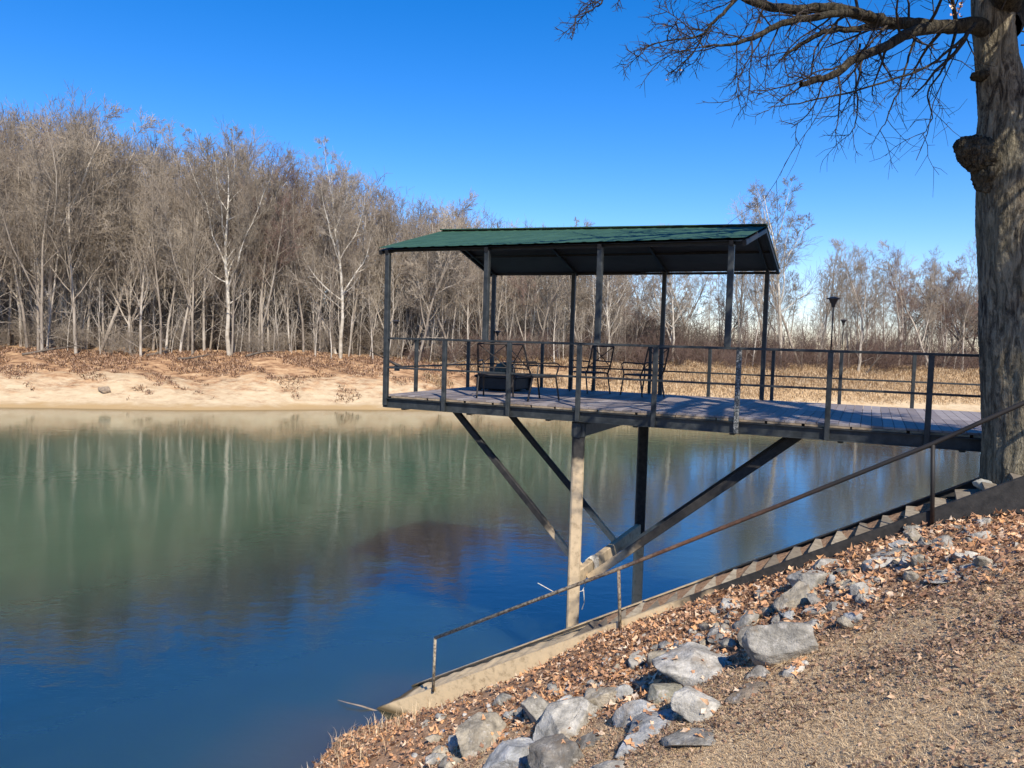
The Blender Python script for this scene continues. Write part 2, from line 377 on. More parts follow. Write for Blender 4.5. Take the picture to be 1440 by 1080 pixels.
# ------------------------------------------------------------------ woody growth
def tubes(segs, n):
    """segs: array (k,8) p0 p1 r0 r1 -> verts, quads (open n-sided prisms)"""
    s = np.asarray(segs, dtype=np.float64); p0, p1 = s[:, 0:3], s[:, 3:6]; t = p1-p0
    t /= np.linalg.norm(t, axis=1, keepdims=True)+1e-9
    ref = np.where(np.abs(t[:, 2:3]) > .8, np.array([[1., 0, 0]]), np.array([[0, 0, 1.]]))
    a = np.cross(t, ref); a /= np.linalg.norm(a, axis=1, keepdims=True)+1e-9; b = np.cross(t, a)
    ang = np.arange(n)*2*np.pi/n; ca, sa = np.cos(ang), np.sin(ang)
    ring = a[:, None, :]*ca[None, :, None]+b[:, None, :]*sa[None, :, None]
    v0 = p0[:, None, :]+ring*s[:, 6][:, None, None]; v1 = p1[:, None, :]+ring*s[:, 7][:, None, None]
    V = np.concatenate([v0, v1], 1).reshape(-1, 3); k = np.arange(n); j = (k+1) % n
    base = np.stack([k, j, j+n, k+n], 1); Fc = (base[None]+(np.arange(len(s))*2*n)[:, None, None]).reshape(-1, 4)
    return V, Fc
def merge(lst):
    V = []; Fc = []; o = 0
    for v, f in lst: V.append(v); Fc.append(f+o); o += len(v)
    return np.concatenate(V), np.concatenate(Fc)
def unit(v): return v/(np.linalg.norm(v)+1e-9)
def br(rng, p, d, L, r, ns, up=.0, wob=.15, taper=.25):
    P = [np.array(p, float)]; d = unit(np.array(d, float)); R = [r]
    for i in range(ns):
        d = unit(d+rng.normal(size=3)*wob+np.array([0, 0, up])); P.append(P[-1]+d*L/ns); R.append(r*(1-(1-taper)*(i+1)/ns))
    return np.array(P), np.array(R), L
def spawn(rng, par, n, t0, t1, a0, a1, lf, rf, ns, up, wob, taper=.25, lshape=None, rmin=.004):
    out = []
    for P, R, L in par:
        k = n if isinstance(n, int) else n(rng, L)
        ts = t0+(t1-t0)*(np.arange(k)+rng.random(k))/max(k, 1); az0 = rng.random()*6.28
        for q, t in enumerate(ts):
            x = t*(len(P)-1); i = min(int(x), len(P)-2); fr = x-i
            p = P[i]*(1-fr)+P[i+1]*fr; r = R[i]*(1-fr)+R[i+1]*fr; tg = unit(P[i+1]-P[i])
            a = np.cross(tg, [0.3, .1, 1]); a = unit(a) if np.linalg.norm(a) > .05 else np.array([1., 0, 0]); b = np.cross(tg, a)
            az = az0+q*2.4+rng.normal()*.4; th = math.radians(rng.uniform(a0, a1))
            d = tg*math.cos(th)+(a*math.cos(az)+b*math.sin(az))*math.sin(th)
            l = L*lf*rng.uniform(.65, 1.2)*(lshape(t) if lshape else 1)
            out.append(br(rng, p, d, l, max(rmin, min(r*.8, r*rf)), ns, up, wob, taper))
    return out
def segs(brs):
    o = []
    for P, R, L in brs:
        o.append(np.concatenate([P[:-1], P[1:], R[:-1, None], R[1:, None]], 1))
    return np.concatenate(o)

def make_tree(rng, H, kind):
    lean = rng.normal()*.05; ns = 9
    base = br(rng, (0, 0, -.3), (lean, rng.normal()*.05, 1), H*.93, H*.0062+.02, ns, .05, .055, .18)
    trunks = [base]
    if kind == 'syc':
        trunks[0] = br(rng, (0, 0, -.3), (lean, 0, 1), H*.93, .20, ns, .05, .10, .15)
        trunks += spawn(rng, [trunks[0]], 9, .28, .80, 26, 52, .46, .6, 7, .11, .13, .2, lambda t: 1.3-.6*t)
        l1 = spawn(rng, trunks, 8, .25, .97, 35, 60, .26, .42, 5, .06, .14, .3, lambda t: 1.25-.8*t)
        up, k2, k3, k4 = .05, 6, 5, 3
    elif kind == 'fork':
        trunks += spawn(rng, [base], 2, .12, .4, 12, 26, .62, .8, 7, .08, .06, .2)
        l1 = spawn(rng, trunks, 11, .3, .98, 25, 50, .24, .4, 4, .09, .13, .3, lambda t: 1.2-.75*t)
        up, k2, k3, k4 = .12, 6, 4, 2
    elif kind == 'thin':
        l1 = spawn(rng, trunks, 18, .35, .98, 22, 48, .2, .38, 4, .10, .12, .3, lambda t: 1.15-.7*t)
        up, k2, k3, k4 = .14, 6, 4, 2
    elif kind == 'lean':
        trunks[0] = br(rng, (0, 0, -.3), (.42*rng.choice([-1, 1]), 0, 1), H, .17, ns, .015, .10, .25)
        trunks += spawn(rng, [trunks[0]], 3, .25, .6, 20, 40, .5, .6, 6, .1, .1, .2)
        l1 = spawn(rng, trunks, 7, .3, .98, 30, 60, .28, .4, 5, .07, .16, .3, lambda t: 1.1-.6*t)
        up, k2, k3, k4 = .05, 6, 5, 3
    else:
        l1 = spawn(rng, trunks, 22, .22, .98, 20, 46, .33, .5, 6, .10, .10, .3, lambda t: 1.2-.8*t)
        up, k2, k3, k4 = .12, 6, 4, 2
    l2 = spawn(rng, l1, k2, .15, .98, 20, 48, .45, .5, 3, up, .16, .4, None, .012)
    l3 = spawn(rng, l2, k3+1, .2, 1, 18, 45, .6, .6, 2, up, .14, .6, None, .013)
    l4 = spawn(rng, l3, k4, .25, 1, 18, 42, .75, .8, 1, .05, .1, .7, None, .011)
    low = [] if kind == 'syc' else spawn(rng, trunks[:1], 9, .06, .35, 40, 80, .15, .2, 4, .05, .2, .4, None, .014)
    T = merge([tubes(segs(trunks), 8)])
    L1 = tubes(segs(l1+low), 5)
    C = merge([tubes(segs(l2), 4), tubes(segs(l3+l4), 3)])
    return T, L1, C
RT = np.random.default_rng(11)
PROTO = {}
def proto(key, H, kind, bark, twig):
    T, L1, C = make_tree(RT, H, kind)
    root = empty('bare_tree')
    a = mesh_np('trunk', T[0], T[1], MT[bark], root, True)
    V, Fc = merge([L1, C]); mi = np.zeros(len(Fc), int); mi[len(L1[1]):] = 1
    mesh_np('crown', V, Fc, [MT[bark], MT[twig]], root, False, mi)
    PROTO[key] = [root, H, False]
for i in range(5): proto('full%d' % i, 20, 'full', 'bark', 'twig' if i != 2 else 'redtwig')
for i in range(3): proto('fork%d' % i, 19, 'fork', 'bark', 'twig' if i else 'redtwig')
for i in range(3): proto('thin%d' % i, 18, 'thin', 'bark', 'twig')
for i in range(2): proto('lean%d' % i, 15, 'lean', 'dark' if i else 'bark', 'redtwig' if i else 'twig')
for i in range(3): proto('syc%d' % i, 20, 'syc', 'pale', 'paletwig')
def put_tree(key, x, y, H, rz, label, group, name='bare_tree', wd=1.0):
    p = PROTO[key]
    if not p[2]: o = p[0]; p[2] = True
    else: o = copy_tree(p[0])
    o.name = name; s = H/p[1]; o.location = (x, y, gzs(x, y)-.1); o.rotation_euler = (0, 0, rz); o.scale = (s*wd, s*wd, s)
    tag(o, label, 'tree', group); return o
def hz(px): return 456+42*px/1440
def X_of(px, Y): return (px-720)/F*Y
# individually placed sycamores and marked trees:  pixel x, extra depth from shore, top pixel y, kind, label
SPEC = [
 (322, 15.0, 178, 'syc0', 'tallest pale sycamore of the left bank, wide bare white limbs rising in a fan'),
 (362, 17.0, 232, 'thin0', 'slim pale trunk just right of the tallest white sycamore', 1),
 (478, 16.0, 208, 'syc1', 'white limbed sycamore nearest the left end of the pavilion'),
 (58, 13.5, 185, 'fork1', 'thick twin trunk tree standing forward on the leafy bank at far left'),
 (106, 15.0, 168, 'full0', 'tall straight tree beside the thick twin trunk tree at far left'),
 (175, 18.0, 210, 'fork2', 'spreading many stemmed tree above the stump on the sand'),
 (232, 16.5, 235, 'thin1', 'pale leaning trunk left of the tallest white sycamore'),
 (1096, 17.0, 243, 'syc2', 'tall white sycamore rising just right of the pavilion roof'),
 (1036, 20.0, 282, 'full3', 'feathery grey tree top showing above the right end of the roof'),
 (945, 16.0, 330, 'syc1', 'bright white slender trunk seen through the right half of the pavilion'),
 (858, 16.0, 345, 'syc0', 'forked pale tree seen through the middle of the pavilion'),
 (1205, 14.0, 335, 'lean0', 'crooked tree leaning right behind the taller lamp'),
 (1215, 12.5, 440, 'lean1', 'dark low trunk leaning steeply over the golden bank right of the lamps'),
 (1262, 17.0, 338, 'fork0', 'many stemmed reddish tree midway between lamps and big trunk'),
 (1310, 15.0, 345, 'lean0', 'curving grey tree second left of the big trunk'),
 (1352, 16.0, 338, 'fork1', 'upswept grey tree seen against the left edge of the big trunk'),
 (905, 19.0, 400, 'lean1', 'dark twisted trunk seen between the middle pavilion posts'),
 (1010, 18.0, 372, 'lean1', 'dark sinuous trunk seen left of the right front roof post'),
 (1150, 19.0, 330, 'thin2', 'thin grey tree between white sycamore and taller lamp'),
]
rng = np.random.default_rng(21)
for e in SPEC:
    px, sd, ty, key, lab = e[:5]
    Y = 66.9; 
    for _ in range(5): Y = float(shore(X_of(px, Y)))+sd
    x = X_of(px, Y); H = (hz(px)-ty)/F*Y+EYE-gzs(x, Y)
    put_tree(key, x, Y, H, {'syc0': 0.3, 'syc1': 1.2}.get(key, rng.uniform(0, 6.28)), lab, None, 'sycamore_tree' if 'syc' in key else 'bare_tree')
TOPX = [-250, 0, 130, 200, 330, 400, 480, 560, 620, 720, 850, 900, 1000, 1040, 1100, 1200, 1300, 1440, 1700]
TOPY = [130, 152, 152, 196, 195, 225, 222, 268, 288, 297, 325, 335, 330, 315, 325, 342, 345, 342, 330]
ZM = [(-400, 0, 'beyond the left edge of the picture'), (0, 90, 'round the twin trunk tree at far left'), (90, 150, 'above the stump on the sand'), (150, 230, 'right of the many stemmed tree at left'),
 (230, 300, 'just left of the tallest white sycamore'), (300, 365, 'directly behind the tallest white sycamore'), (365, 430, 'right of the tallest white sycamore'), (430, 500, 'directly behind the second white sycamore'),
 (500, 545, 'against the left end post of the pavilion'), (545, 620, 'seen through the open left end of the pavilion'), (620, 700, 'seen behind the rear left corner post'), (700, 780, 'seen through the bay above the fire pit'),
 (780, 860, 'seen through the centre bay of the pavilion'), (860, 945, 'seen through the bay right of centre'), (945, 1030, 'seen through the last full bay of the pavilion'), (1030, 1090, 'seen by the right end of the pavilion'),
 (1090, 1165, 'between the pavilion and the lamps'), (1165, 1240, 'just right of the lamps'), (1240, 1310, 'midway from lamps to big trunk'), (1310, 1385, 'close left of the big trunk'), (1385, 2500, 'hidden behind or beyond the big trunk')]
LOOK = {'full': 'broad crowned grey tree', 'fork': 'fork trunked grey tree', 'thin': 'slim straight bare tree', 'lean': 'leaning bare tree', 'syc1': 'small pale sycamore'}
kd = ['full0', 'full1', 'full2', 'full3', 'full4', 'fork0', 'fork1', 'fork2', 'thin0', 'thin1', 'thin2', 'lean0']
def zone_trees(n, p0, p1, s0, s1, hvar, keys):
    for i in range(n):
        px = p0+(p1-p0)*(i+rng.random())/n; sd = s0+(s1-s0)*rng.random()**1.2; Y = 67
        for _ in range(5): Y = float(shore(X_of(px, Y)))+sd
        x = X_of(px, Y); ty = np.interp(px, TOPX, TOPY)+rng.uniform(-6, hvar)
        H = max(4, (hz(px)-ty)/F*Y+EYE-gzs(x, Y))
        z = [q for q in ZM if q[0] <= px < q[1]][0]; ky = keys[rng.integers(len(keys))]
        zl = LOOK[ky if ky == 'syc1' else ky[:4]]+(' in front, ' if sd < 22 else ' deeper in, ')+z[2]
        put_tree(ky, x, Y, H, rng.uniform(0, 6.28), zl, 'bare trees of the far bank: '+zl, wd=rng.uniform(.75, 1.1) if H > 10 else 1.2)
zone_trees(58, -120, 560, 15, 24, 55, kd)
zone_trees(66, -150, 620, 22, 48, 35, kd[:11])
zone_trees(40, 560, 860, 15, 42, 40, kd)
zone_trees(22, 545, 860, 14, 22, 110, ['thin0', 'thin1', 'syc1', 'lean0', 'thin2'])
zone_trees(38, 860, 1440, 16, 40, 60, ['thin0', 'thin1', 'thin2', 'fork0', 'lean0', 'lean1', 'fork2'])
zone_trees(26, 1150, 1540, 15, 30, 40, ['fork0', 'lean0', 'fork2', 'lean1', 'thin1'])
# distant wood behind: one mass
def low_tree(rng, H, dense=1.0):
    b = br(rng, (0, 0, -.3), (rng.normal()*.06, 0, 1), H*.95, H*.010+.03, 4, .03, .05, .2)
    l1 = spawn(rng, [b], int(15*dense), .12, .97, 25, 60, .26, .4, 2, .1, .13, .3, lambda t: 1.2-.7*t, .03)
    l2 = spawn(rng, l1, 6, .2, 1, 25, 55, .5, .6, 1, .1, .1, .5, None, .022)
    l3 = spawn(rng, l2, 3, .2, 1, 25, 55, .6, .6, 1, .1, .1, .5, None, .018)
    return tubes(segs([b]+l1+l2+l3), 3)
def mass(name, n, placer, protos, mat, kind='stuff'):
    L = []
    for i in range(n):
        x, y, z, s, a = placer(i); V, Fc = protos[rng.integers(len(protos))]
        c, q = math.cos(a), math.sin(a); R = np.array([[c, q, 0], [-q, c, 0], [0, 0, 1]])
        L.append(((V@R)*s+np.array([x, y, z]), Fc))
    V, Fc = merge(L); return tag(mesh_np(name, V, Fc, mat), kind=kind)
lows = [low_tree(np.random.default_rng(60+i), 18) for i in range(6)]
def pl(i):
    px = rng.uniform(-350, 870); Y = rng.uniform(100, 145); x = X_of(px, Y); ty = np.interp(px, TOPX, TOPY)+rng.uniform(8, 60)
    H = (hz(px)-ty)/F*Y+2; return x, Y, gzs(x, Y)-.2, H/18, rng.uniform(0, 6)
mass('far_wood', 380, pl, lows, MT['fartwig'])
def pl(i):
    px = rng.uniform(780, 1900); Y = rng.uniform(190, 300); x = X_of(px, Y); H = rng.uniform(9, 14)*Y/245
    return x, Y, gzs(x, Y)-.2, H/18, rng.uniform(0, 6)
mass('distant_treeline', 420, pl, lows[:3], MT['redtwig'])
# underbrush: twiggy shrubs and golden grass along the bank
def bush(rng, H):
    B = [br(rng, rng.normal(size=3)*[.25, .25, 0], (rng.normal()*.5, rng.normal()*.5, 1), H*rng.uniform(.6, 1.1), .018, 3, .04, .2, .4) for _ in range(12)]
    l2 = spawn(rng, B, 7, .2, 1, 25, 60, .45, .6, 2, .05, .2, .5, None, .009); l3 = spawn(rng, l2, 3, .2, 1, 25, 60, .6, .7, 1, .05, .2, .5, None, .008)
    return tubes(segs(B+l2+l3), 3)
bushes = [bush(np.random.default_rng(90+i), 2.2) for i in range(6)]
def mkpl(p0, p1, s0, s1, h0, h1):
    def f(i):
        px = rng.uniform(p0, p1); sd = rng.uniform(s0, s1); Y = 67
        for _ in range(4): Y = float(shore(X_of(px, Y)))+sd
        x = X_of(px, Y); return x, Y, gzs(x, Y)-.1, rng.uniform(h0, h1)/2.2, rng.uniform(0, 6)
    return f
mass('underbrush', 230, mkpl(-150, 880, 16, 26, 1.0, 3.2), bushes, MT['twig'])
mass('red_underbrush', 420, mkpl(560, 1700, 13.5, 30, 1.2, 3.6), bushes, MT['redtwig'])
def sapling(rng, H):
    b = br(rng, (0, 0, -.2), (rng.normal()*.12, rng.normal()*.12, 1), H, .05, 6, .03, .06, .25)
    l1 = spawn(rng, [b], 14, .2, .97, 20, 50, .22, .4, 3, .1, .12, .3, lambda t: 1.2-.7*t, .013); l2 = spawn(rng, l1, 4, .2, 1, 20, 50, .5, .6, 1, .1, .1, .5, None, .01)
    return tubes(segs([b]+l1+l2), 4)
saps = [sapling(np.random.default_rng(130+i), 8) for i in range(7)]
def sized(f, q): return lambda i: (lambda v: (v[0], v[1], v[2], v[3]*q, v[4]))(f(i))
mass('pale_sapling_thicket', 420, sized(mkpl(-150, 900, 14.5, 40, 4, 11), 2.2/8), saps, MT['bark'])
mass('sapling_thicket', 160, sized(mkpl(860, 1560, 14.5, 34, 3, 8), 2.2/8), saps, MT['bark'])
mass('deep_thicket', 260, sized(mkpl(-300, 900, 44, 60, 4, 8), 1), bushes, MT['fartwig'])
mass('high_underbrush', 200, mkpl(-150, 1000, 20, 45, 3.0, 6.0), bushes, MT['fartwig'])
def blades(n, X, Y, Z, h, wd, lean, mat, name, rng):
    az = rng.uniform(0, 6.28, n); d = np.stack([np.cos(az), np.sin(az), 0*az], 1); sdv = np.stack([-np.sin(az), np.cos(az), 0*az], 1)
    p = np.stack([X, Y, Z], 1); L = lean*rng.uniform(.4, 1.6, n); up = np.array([[0, 0, 1.]])
    w = (wd*rng.uniform(.6, 1.4, n))[:, None]; H = h[:, None]
    a = p-sdv*w; b = p+sdv*w; m1 = p+d*(L[:, None]*H*.35)+up*H*.6
    c = m1+sdv*w*.8; dd = m1-sdv*w*.8; e = p+d*(L[:, None]*H)+up*H*(.95-.3*np.clip(L, 0, 1.6))[:, None]
    V = np.stack([a, b, c, dd, e], 1).reshape(-1, 3); k = np.arange(n)*5
    Fc = np.concatenate([np.stack([k, k+1, k+2], 1), np.stack([k, k+2, k+3], 1), np.stack([k+3, k+2, k+4], 1)])
    return tag(mesh_np(name, V, Fc, mat), kind='stuff')
R2 = np.random.default_rng(33)
n = 80000; px = R2.uniform(560, 1560, n); sd = 3.2+R2.random(n)**.8*15; Yg = 67+0*px
for _ in range(4): Yg = shore(X_of(px, Yg))+sd
Xg = X_of(px, Yg); keep = (wav(Xg, Yg, .7)+np.clip((px-800)/160, -1.2, 1.3)+(sd-6)*.12) > -.25; Xg, Yg = Xg[keep], Yg[keep]
blades(len(Xg), Xg, Yg, gz(Xg, Yg)-.03, R2.uniform(.15, .62, len(Xg)), .022, .7, MT['gold'], 'golden_grass', R2)
n = 70000; px = R2.uniform(-120, 900, n); sd = 2.0+R2.random(n)**.8*15; Yg = 67+0*px
for _ in range(4): Yg = shore(X_of(px, Yg))+sd
Xg = X_of(px, Yg); keep = wav(Xg, Yg, .9)+.5*wav(Xg, Yg, 3)+(sd-8)*.14 > .05; Xg, Yg = Xg[keep], Yg[keep]
blades(len(Xg), Xg, Yg, gz(Xg, Yg)-.03, R2.uniform(.05, .38, len(Xg)), .028, 1.3, MT['mulch'], 'bank_weeds', R2)

# ------------------------------------------------------------------ deck
C0 = Vector((-2.30, 14.10, 0)); D2 = Vector((.9066, -.4220, 0)); N2 = Vector((.4220, .9066, 0)); UP = Vector((0, 0, 1))
DZ = 5.14; WID = 4.3; LEN = 14.4; SPC = 1.253
def P(s, t, z): return C0+D2*s+N2*t+UP*z
deck = empty('river_deck', P(0, 0, DZ)); inv = -P(0, 0, DZ)
tag(deck, 'raised steel and plank pavilion deck with green gable roof standing over the lake', 'deck')
def dk(mb, name, mat, parent=None, smooth=False):
    mb.v = [Vector(v)+inv for v in mb.v]
    return mb.build(name, mat, parent or deck, smooth)
rd = random.Random(4)
m = MB(); s = .03
while s < LEN:                                       # boards run across the deck, butted at two thirds
    bw = .137
    for a, b in ((.0, 2.1), (2.106, WID)):
        dz = rd.uniform(-.002, .002)
        m.box(P(s+bw/2, (a+b)/2, DZ-.014+dz), D2*(bw/2), N2*((b-a)/2-rd.uniform(0, .004)), UP*.014)
    s += bw+.007
dk(m, 'deck_boards', MT['deck'])
for t in (-.02, WID+.02):                            # channel fascia: web and two flanges
    m = MB(); sg = -1 if t < 1 else 1
    m.box(P(LEN/2, t, DZ-.155), D2*(LEN/2), N2*.006, UP*.085)
    m.box(P(LEN/2, t+sg*.025, DZ-.074), D2*(LEN/2), N2*.031, UP*.005)
    m.box(P(LEN/2, t+sg*.025, DZ-.236), D2*(LEN/2), N2*.031, UP*.005)
    dk(m, 'edge_beam', MT['metal'])
m = MB(); m.box(P(-.026, WID/2, DZ-.145), D2*.02, N2*(WID/2+.05), UP*.095); dk(m, 'end_beam', MT['metal'])
m = MB(); s = .1                                      # short timber blocks under the board ends
while s < LEN-.5:
    L = rd.uniform(.35, .75); m.bar(P(s, .035, DZ-.049), P(s+L, .035, DZ-.049), .06, .036); s += L+rd.uniform(.012, .05)
dk(m, 'edge_blocking', MT['timber'])
for t in (.9, 2.15, 3.4): dk(MB().bar(P(.02, t, DZ-.10), P(LEN, t, DZ-.10), .08, .13), 'joist', MT['metal'])
for s in [.35]+[1.7+1.5*i for i in range(8)]: dk(MB().bar(P(s, .02, DZ-.22), P(s, WID-.02, DZ-.22), .08, .11), 'cross_joist', MT['metal'])
# legs, cross beams, braces
SP = 3.72
for t, mm, zb in ((.12, 'postf', -1.6), (WID-.15, 'postb', -2.2)):
    q = dk(MB().bar(P(SP, t, zb), P(SP, t, DZ-.50), .20, .20, (0, 1, 0)), 'support_post', MT[mm])
    dk(MB().bar(P(SP, t, DZ-.50), P(SP, t, DZ-.27), .225, .225, (0, 1, 0)), 'post_cap', MT['metal'], q)
dk(MB().bar(P(SP, .0, DZ-.40), P(SP, WID, DZ-.40), .16, .22), 'cross_beam', MT['metal'])
dk(MB().bar(P(SP+.0, .24, 2.24), P(SP+.0, WID-.27, 2.24), .12, .24), 'lower_beam', MT['brace'])
for t in (.62, 2.6):
    dk(MB().bar(P(SP-.08, t, 2.32), P(SP-2.62, t, DZ-.27), .09, .11), 'brace', MT['brace'])
for t in (.62, 2.6):
    dk(MB().bar(P(SP+.10, t, 2.14), P(SP+3.38, t, DZ-.27), .09, .135), 'brace', MT['brace'])
# abutment legs near the bank
for t in (.3, WID-.3): dk(MB().bar(P(11.2, t, 2.2), P(11.2, t, DZ-.25), .18), 'support_post', MT['metal'])
# railing
TR = 6.165
m = MB()
m.bar(P(0, -.045, TR), P(LEN, -.045, TR), .05, .035); m.bar(P(-.045, -.045, TR), P(-.045, WID+.045, TR), .05, .035); m.bar(P(0, WID+.045, TR), P(LEN, WID+.045, TR), .05, .035)
rail = dk(m, 'railing', MT['metal']); rail['label'] = 'low dark steel railing with one top rail and one middle rail'
m = MB(); zt = 5.63
m.bar(P(0, -.045, zt), P(LEN, -.045, zt), .032, .032); m.bar(P(-.045, 0, zt), P(-.045, WID, zt), .032, .032); m.bar(P(0, WID+.045, zt), P(LEN, WID+.045, zt), .032, .032)
dk(m, 'mid_rail', MT['metal'], rail)
for k in range(1, 12):
    q = dk(MB().bar(P(k*SPC, -.075, DZ-.23), P(k*SPC, -.075, TR-.018), .072, .072), 'rail_post', MT['peel'] if k == 5 else MT['metal'], rail)
    if k == 5: q['label'] = 'rail post with mottled peeling pale paint'
    dk(MB().bar(P(k*SPC, WID+.05, DZ-.23), P(k*SPC, WID+.05, TR-.018), .065, .065), 'rail_post', MT['metal'], rail)
for k in range(1, 4): dk(MB().bar(P(-.05, k*1.075, DZ-.2), P(-.05, k*1.075, TR-.018), .065, .065), 'rail_post', MT['metal'], rail)
# roof
ZE, ZR = 7.76, 8.34; OV = .10; S0, S1 = -.16, 6.30
A0, A1, A2 = -.12, WID/2, WID+.12
ZT = lambda u: 0*u; ZU = lambda u: .04-.13*u
m = MB(); NP = 46
def roofrow(t, z): return [P(S0+(S1-S0)*i/(NP*4), t, z+(.007 if (i % 8) in (0, 1) else 0)+(ZU if t == A1 else ZT)(i/(NP*4))) for i in range(NP*4+1)]
rows = [roofrow(A0, ZE+.03), roofrow(A1, ZR+.03), roofrow(A2, ZE+.0)]
L = len(rows[0]); m.v = rows[0]+rows[1]+rows[2]
for j in range(2):
    for i in range(L-1): m.f.append([j*L+i, j*L+i+1, (j+1)*L+i+1, (j+1)*L+i])
rp = dk(m, 'roof', MT['green'])
m = MB()
for (ta, za), (tb, zb) in (((A0+.02, ZE), (A1, ZR)), ((A1, ZR), (A2-.02, ZE-.03))):
    b = len(m.v); m.v += [P(S0+.01, ta, za-.004+(ZU if ta == A1 else ZT)(0)), P(S1-.01, ta, za-.004+(ZU if ta == A1 else ZT)(1)), P(S1-.01, tb, zb-.004+(ZU if tb == A1 else ZT)(1)), P(S0+.01, tb, zb-.004+(ZU if tb == A1 else ZT)(0))]; m.f.append([b, b+3, b+2, b+1])
dk(m, 'underside', MT['under'], rp)
m = MB(); m.bar(P(S0, A1, ZR+.05+ZU(0)), P(S1, A1, ZR+.05+ZU(1)), .22, .02); dk(m, 'ridge_cap', MT['green'], rp)
RP = [0, 2.02, 4.04, 6.08]; RZ = [ZT((q-S0)/(S1-S0)) for q in RP]
for s in RP+[S0+.03, S1-.03]:
    dz = 0; du = ZU((s-S0)/(S1-S0)); m = MB(); m.bar(P(s, A0+.02, ZE-.045+dz), P(s, A1, ZR-.045+du), .06, .08); m.bar(P(s, A1, ZR-.045+du), P(s, A2-.02, ZE-.065+dz), .05, .07); dk(m, 'rafter', MT['pit'], rp)
for t, z in ((A0+.16, ZE-.0), (A2-.03, ZE-.045), (1.0, ZE+.27), (WID-1.0, ZE+.24)): dk(MB().bar(P(S0, t, z), P(S1, t, z-.03), .05, .05), 'purlin', MT['pit'], rp)
for k, s in enumerate(RP):
    zb = DZ-.2 if k == 0 else TR+.018
    dk(MB().bar(P(s, -.03, zb), P(s, -.03, ZE-.06+RZ[k]), .09, .09), 'roof_post', MT['metal'])
    zb = DZ-.2 if k in (0, 3) else DZ
    dk(MB().bar(P(s, WID+.0-(.12 if k in (1, 2) else 0), zb), P(s, WID-(.12 if k in (1, 2) else 0), ZE-.06+RZ[k]), .085, .085), 'roof_post', MT['metal'])

# ------------------------------------------------------------------ furniture on the deck
def make_chair():
    r = empty('patio_chair')
    w, d, sh_, bh = .27, .26, .43, .98
    m = MB(); m.box((0, 0, sh_), (w-.02, 0, 0), (0, d-.01, 0), (0, 0, .012)); m.build('seat', MT['sling'], r)
    m = MB(); zb = .56
    yb = lambda z: d+.05+.16*(z-.43)/.55
    for sx_ in (-1, 1): m.tube([(sx_*w, d, .40), (sx_*w, yb(zb), zb), (sx_*(w-.01), yb(bh), bh)], .016)
    m.tube([(-w+.01, yb(bh), bh), (w-.01, yb(bh), bh)], .014); m.tube([(-w, yb(zb), zb), (w, yb(zb), zb)], .012)
    m.tube([(-w, yb(zb), zb), (w-.01, yb(bh), bh)], .009); m.tube([(w, yb(zb), zb), (-w+.01, yb(bh), bh)], .009)
    m.build('backrest', MT['chair'], r)
    for sx_ in (-1, 1):
        MB().tube([(sx_*w, d, .42), (sx_*(w+.01), d+.10, 0)], .016).build('leg', MT['chair'], r)
        MB().tube([(sx_*w, -d, .42), (sx_*(w+.01), -d-.08, 0)], .016).build('leg', MT['chair'], r)
        MB().tube([(sx_*w, d+.09, .66), (sx_*(w+.03), -d+.02, .67), (sx_*(w+.03), -d-.05, .63), (sx_*w, -d, .43)], .014).build('armrest', MT['chair'], r)
    m = MB(); m.tube([(-w, -d, .42), (w, -d, .42)], .012); m.tube([(-w, d, .42), (w, d, .42)], .012); m.tube([(-w, -d, .42), (-w, d, .42)], .012); m.tube([(w, -d, .42), (w, d, .42)], .012)
    m.build('seat_frame', MT['chair'], r); return r
ch = make_chair(); base_rz = math.atan2(D2.y, D2.x)
def wxy(px, Y): p = at(px, 540, Y); return p.x, p.y
chairs = [(697, 14.0, 3.0, 'black cross backed patio chair leftmost, in front of the fire pit'),
          (752, 13.7, 2.2, 'black cross backed patio chair with arms beside the second left front post'),
          (829, 16.2, 3.62, 'black cross backed patio chair in the centre by the rear railing'),
          (903, 15.6, 3.66, 'black cross backed patio chair on the right, farthest from the fire pit')]
for i, (px, Y, a, lab) in enumerate(chairs):
    o = ch if i == 0 else copy_tree(ch); x, y = wxy(px, Y); o.location = (x, y, DZ); o.rotation_euler = (0, 0, a); tag(o, lab, 'chair', 'patio chairs on the deck')
x, y = wxy(709, 16.1); fp = empty('fire_pit', (x, y, DZ), base_rz); tag(fp, 'square black covered fire pit on the deck between the chairs', 'fire pit')
m = MB(); m.v = []; 
pr = [(.44, .03), (.46, .05), (.45, .26), (.49, .28), (.49, .31), (.40, .35), (.12, .37)]
def sqlathe(m, prof):
    b = len(m.v)
    for r, z in prof:
        for cx, cy in ((1, 1), (-1, 1), (-1, -1), (1, -1)):
            for e in ((0.0, .06), (.06, 0.0)) if cx*cy < 0 else ((.06, 0.0), (0.0, .06)): m.v.append(Vector((cx*(r-e[0]*r*2), cy*(r-e[1]*r*2), z)))
    n = 8
    for i in range(len(prof)-1):
        for k in range(n): j = (k+1) % n; m.f.append([b+i*n+k, b+i*n+j, b+(i+1)*n+j, b+(i+1)*n+k])
    m.f.append([b+k for k in range(n-1, -1, -1)]); e = b+(len(prof)-1)*n; m.f.append([e+k for k in range(n)])
sqlathe(m, pr); m.build('cover', MT['pit'], fp)
MB().lathe([(.23, .371), (.22, .45), (.17, .54), (.08, .58), (.02, .59)], n=20).build('dome_lid', MT['dome'], fp, True)
MB().tube([(-.06, 0, .59), (-.05, 0, .63), (.05, 0, .63), (.06, 0, .59)], .008).build('handle', MT['metal'], fp)
for sx_ in (-1, 1):
    for sy_ in (-1, 1): MB().bar((sx_*.38, sy_*.38, 0), (sx_*.38, sy_*.38, .05), .07, .07).build('foot', MT['pit'], fp)
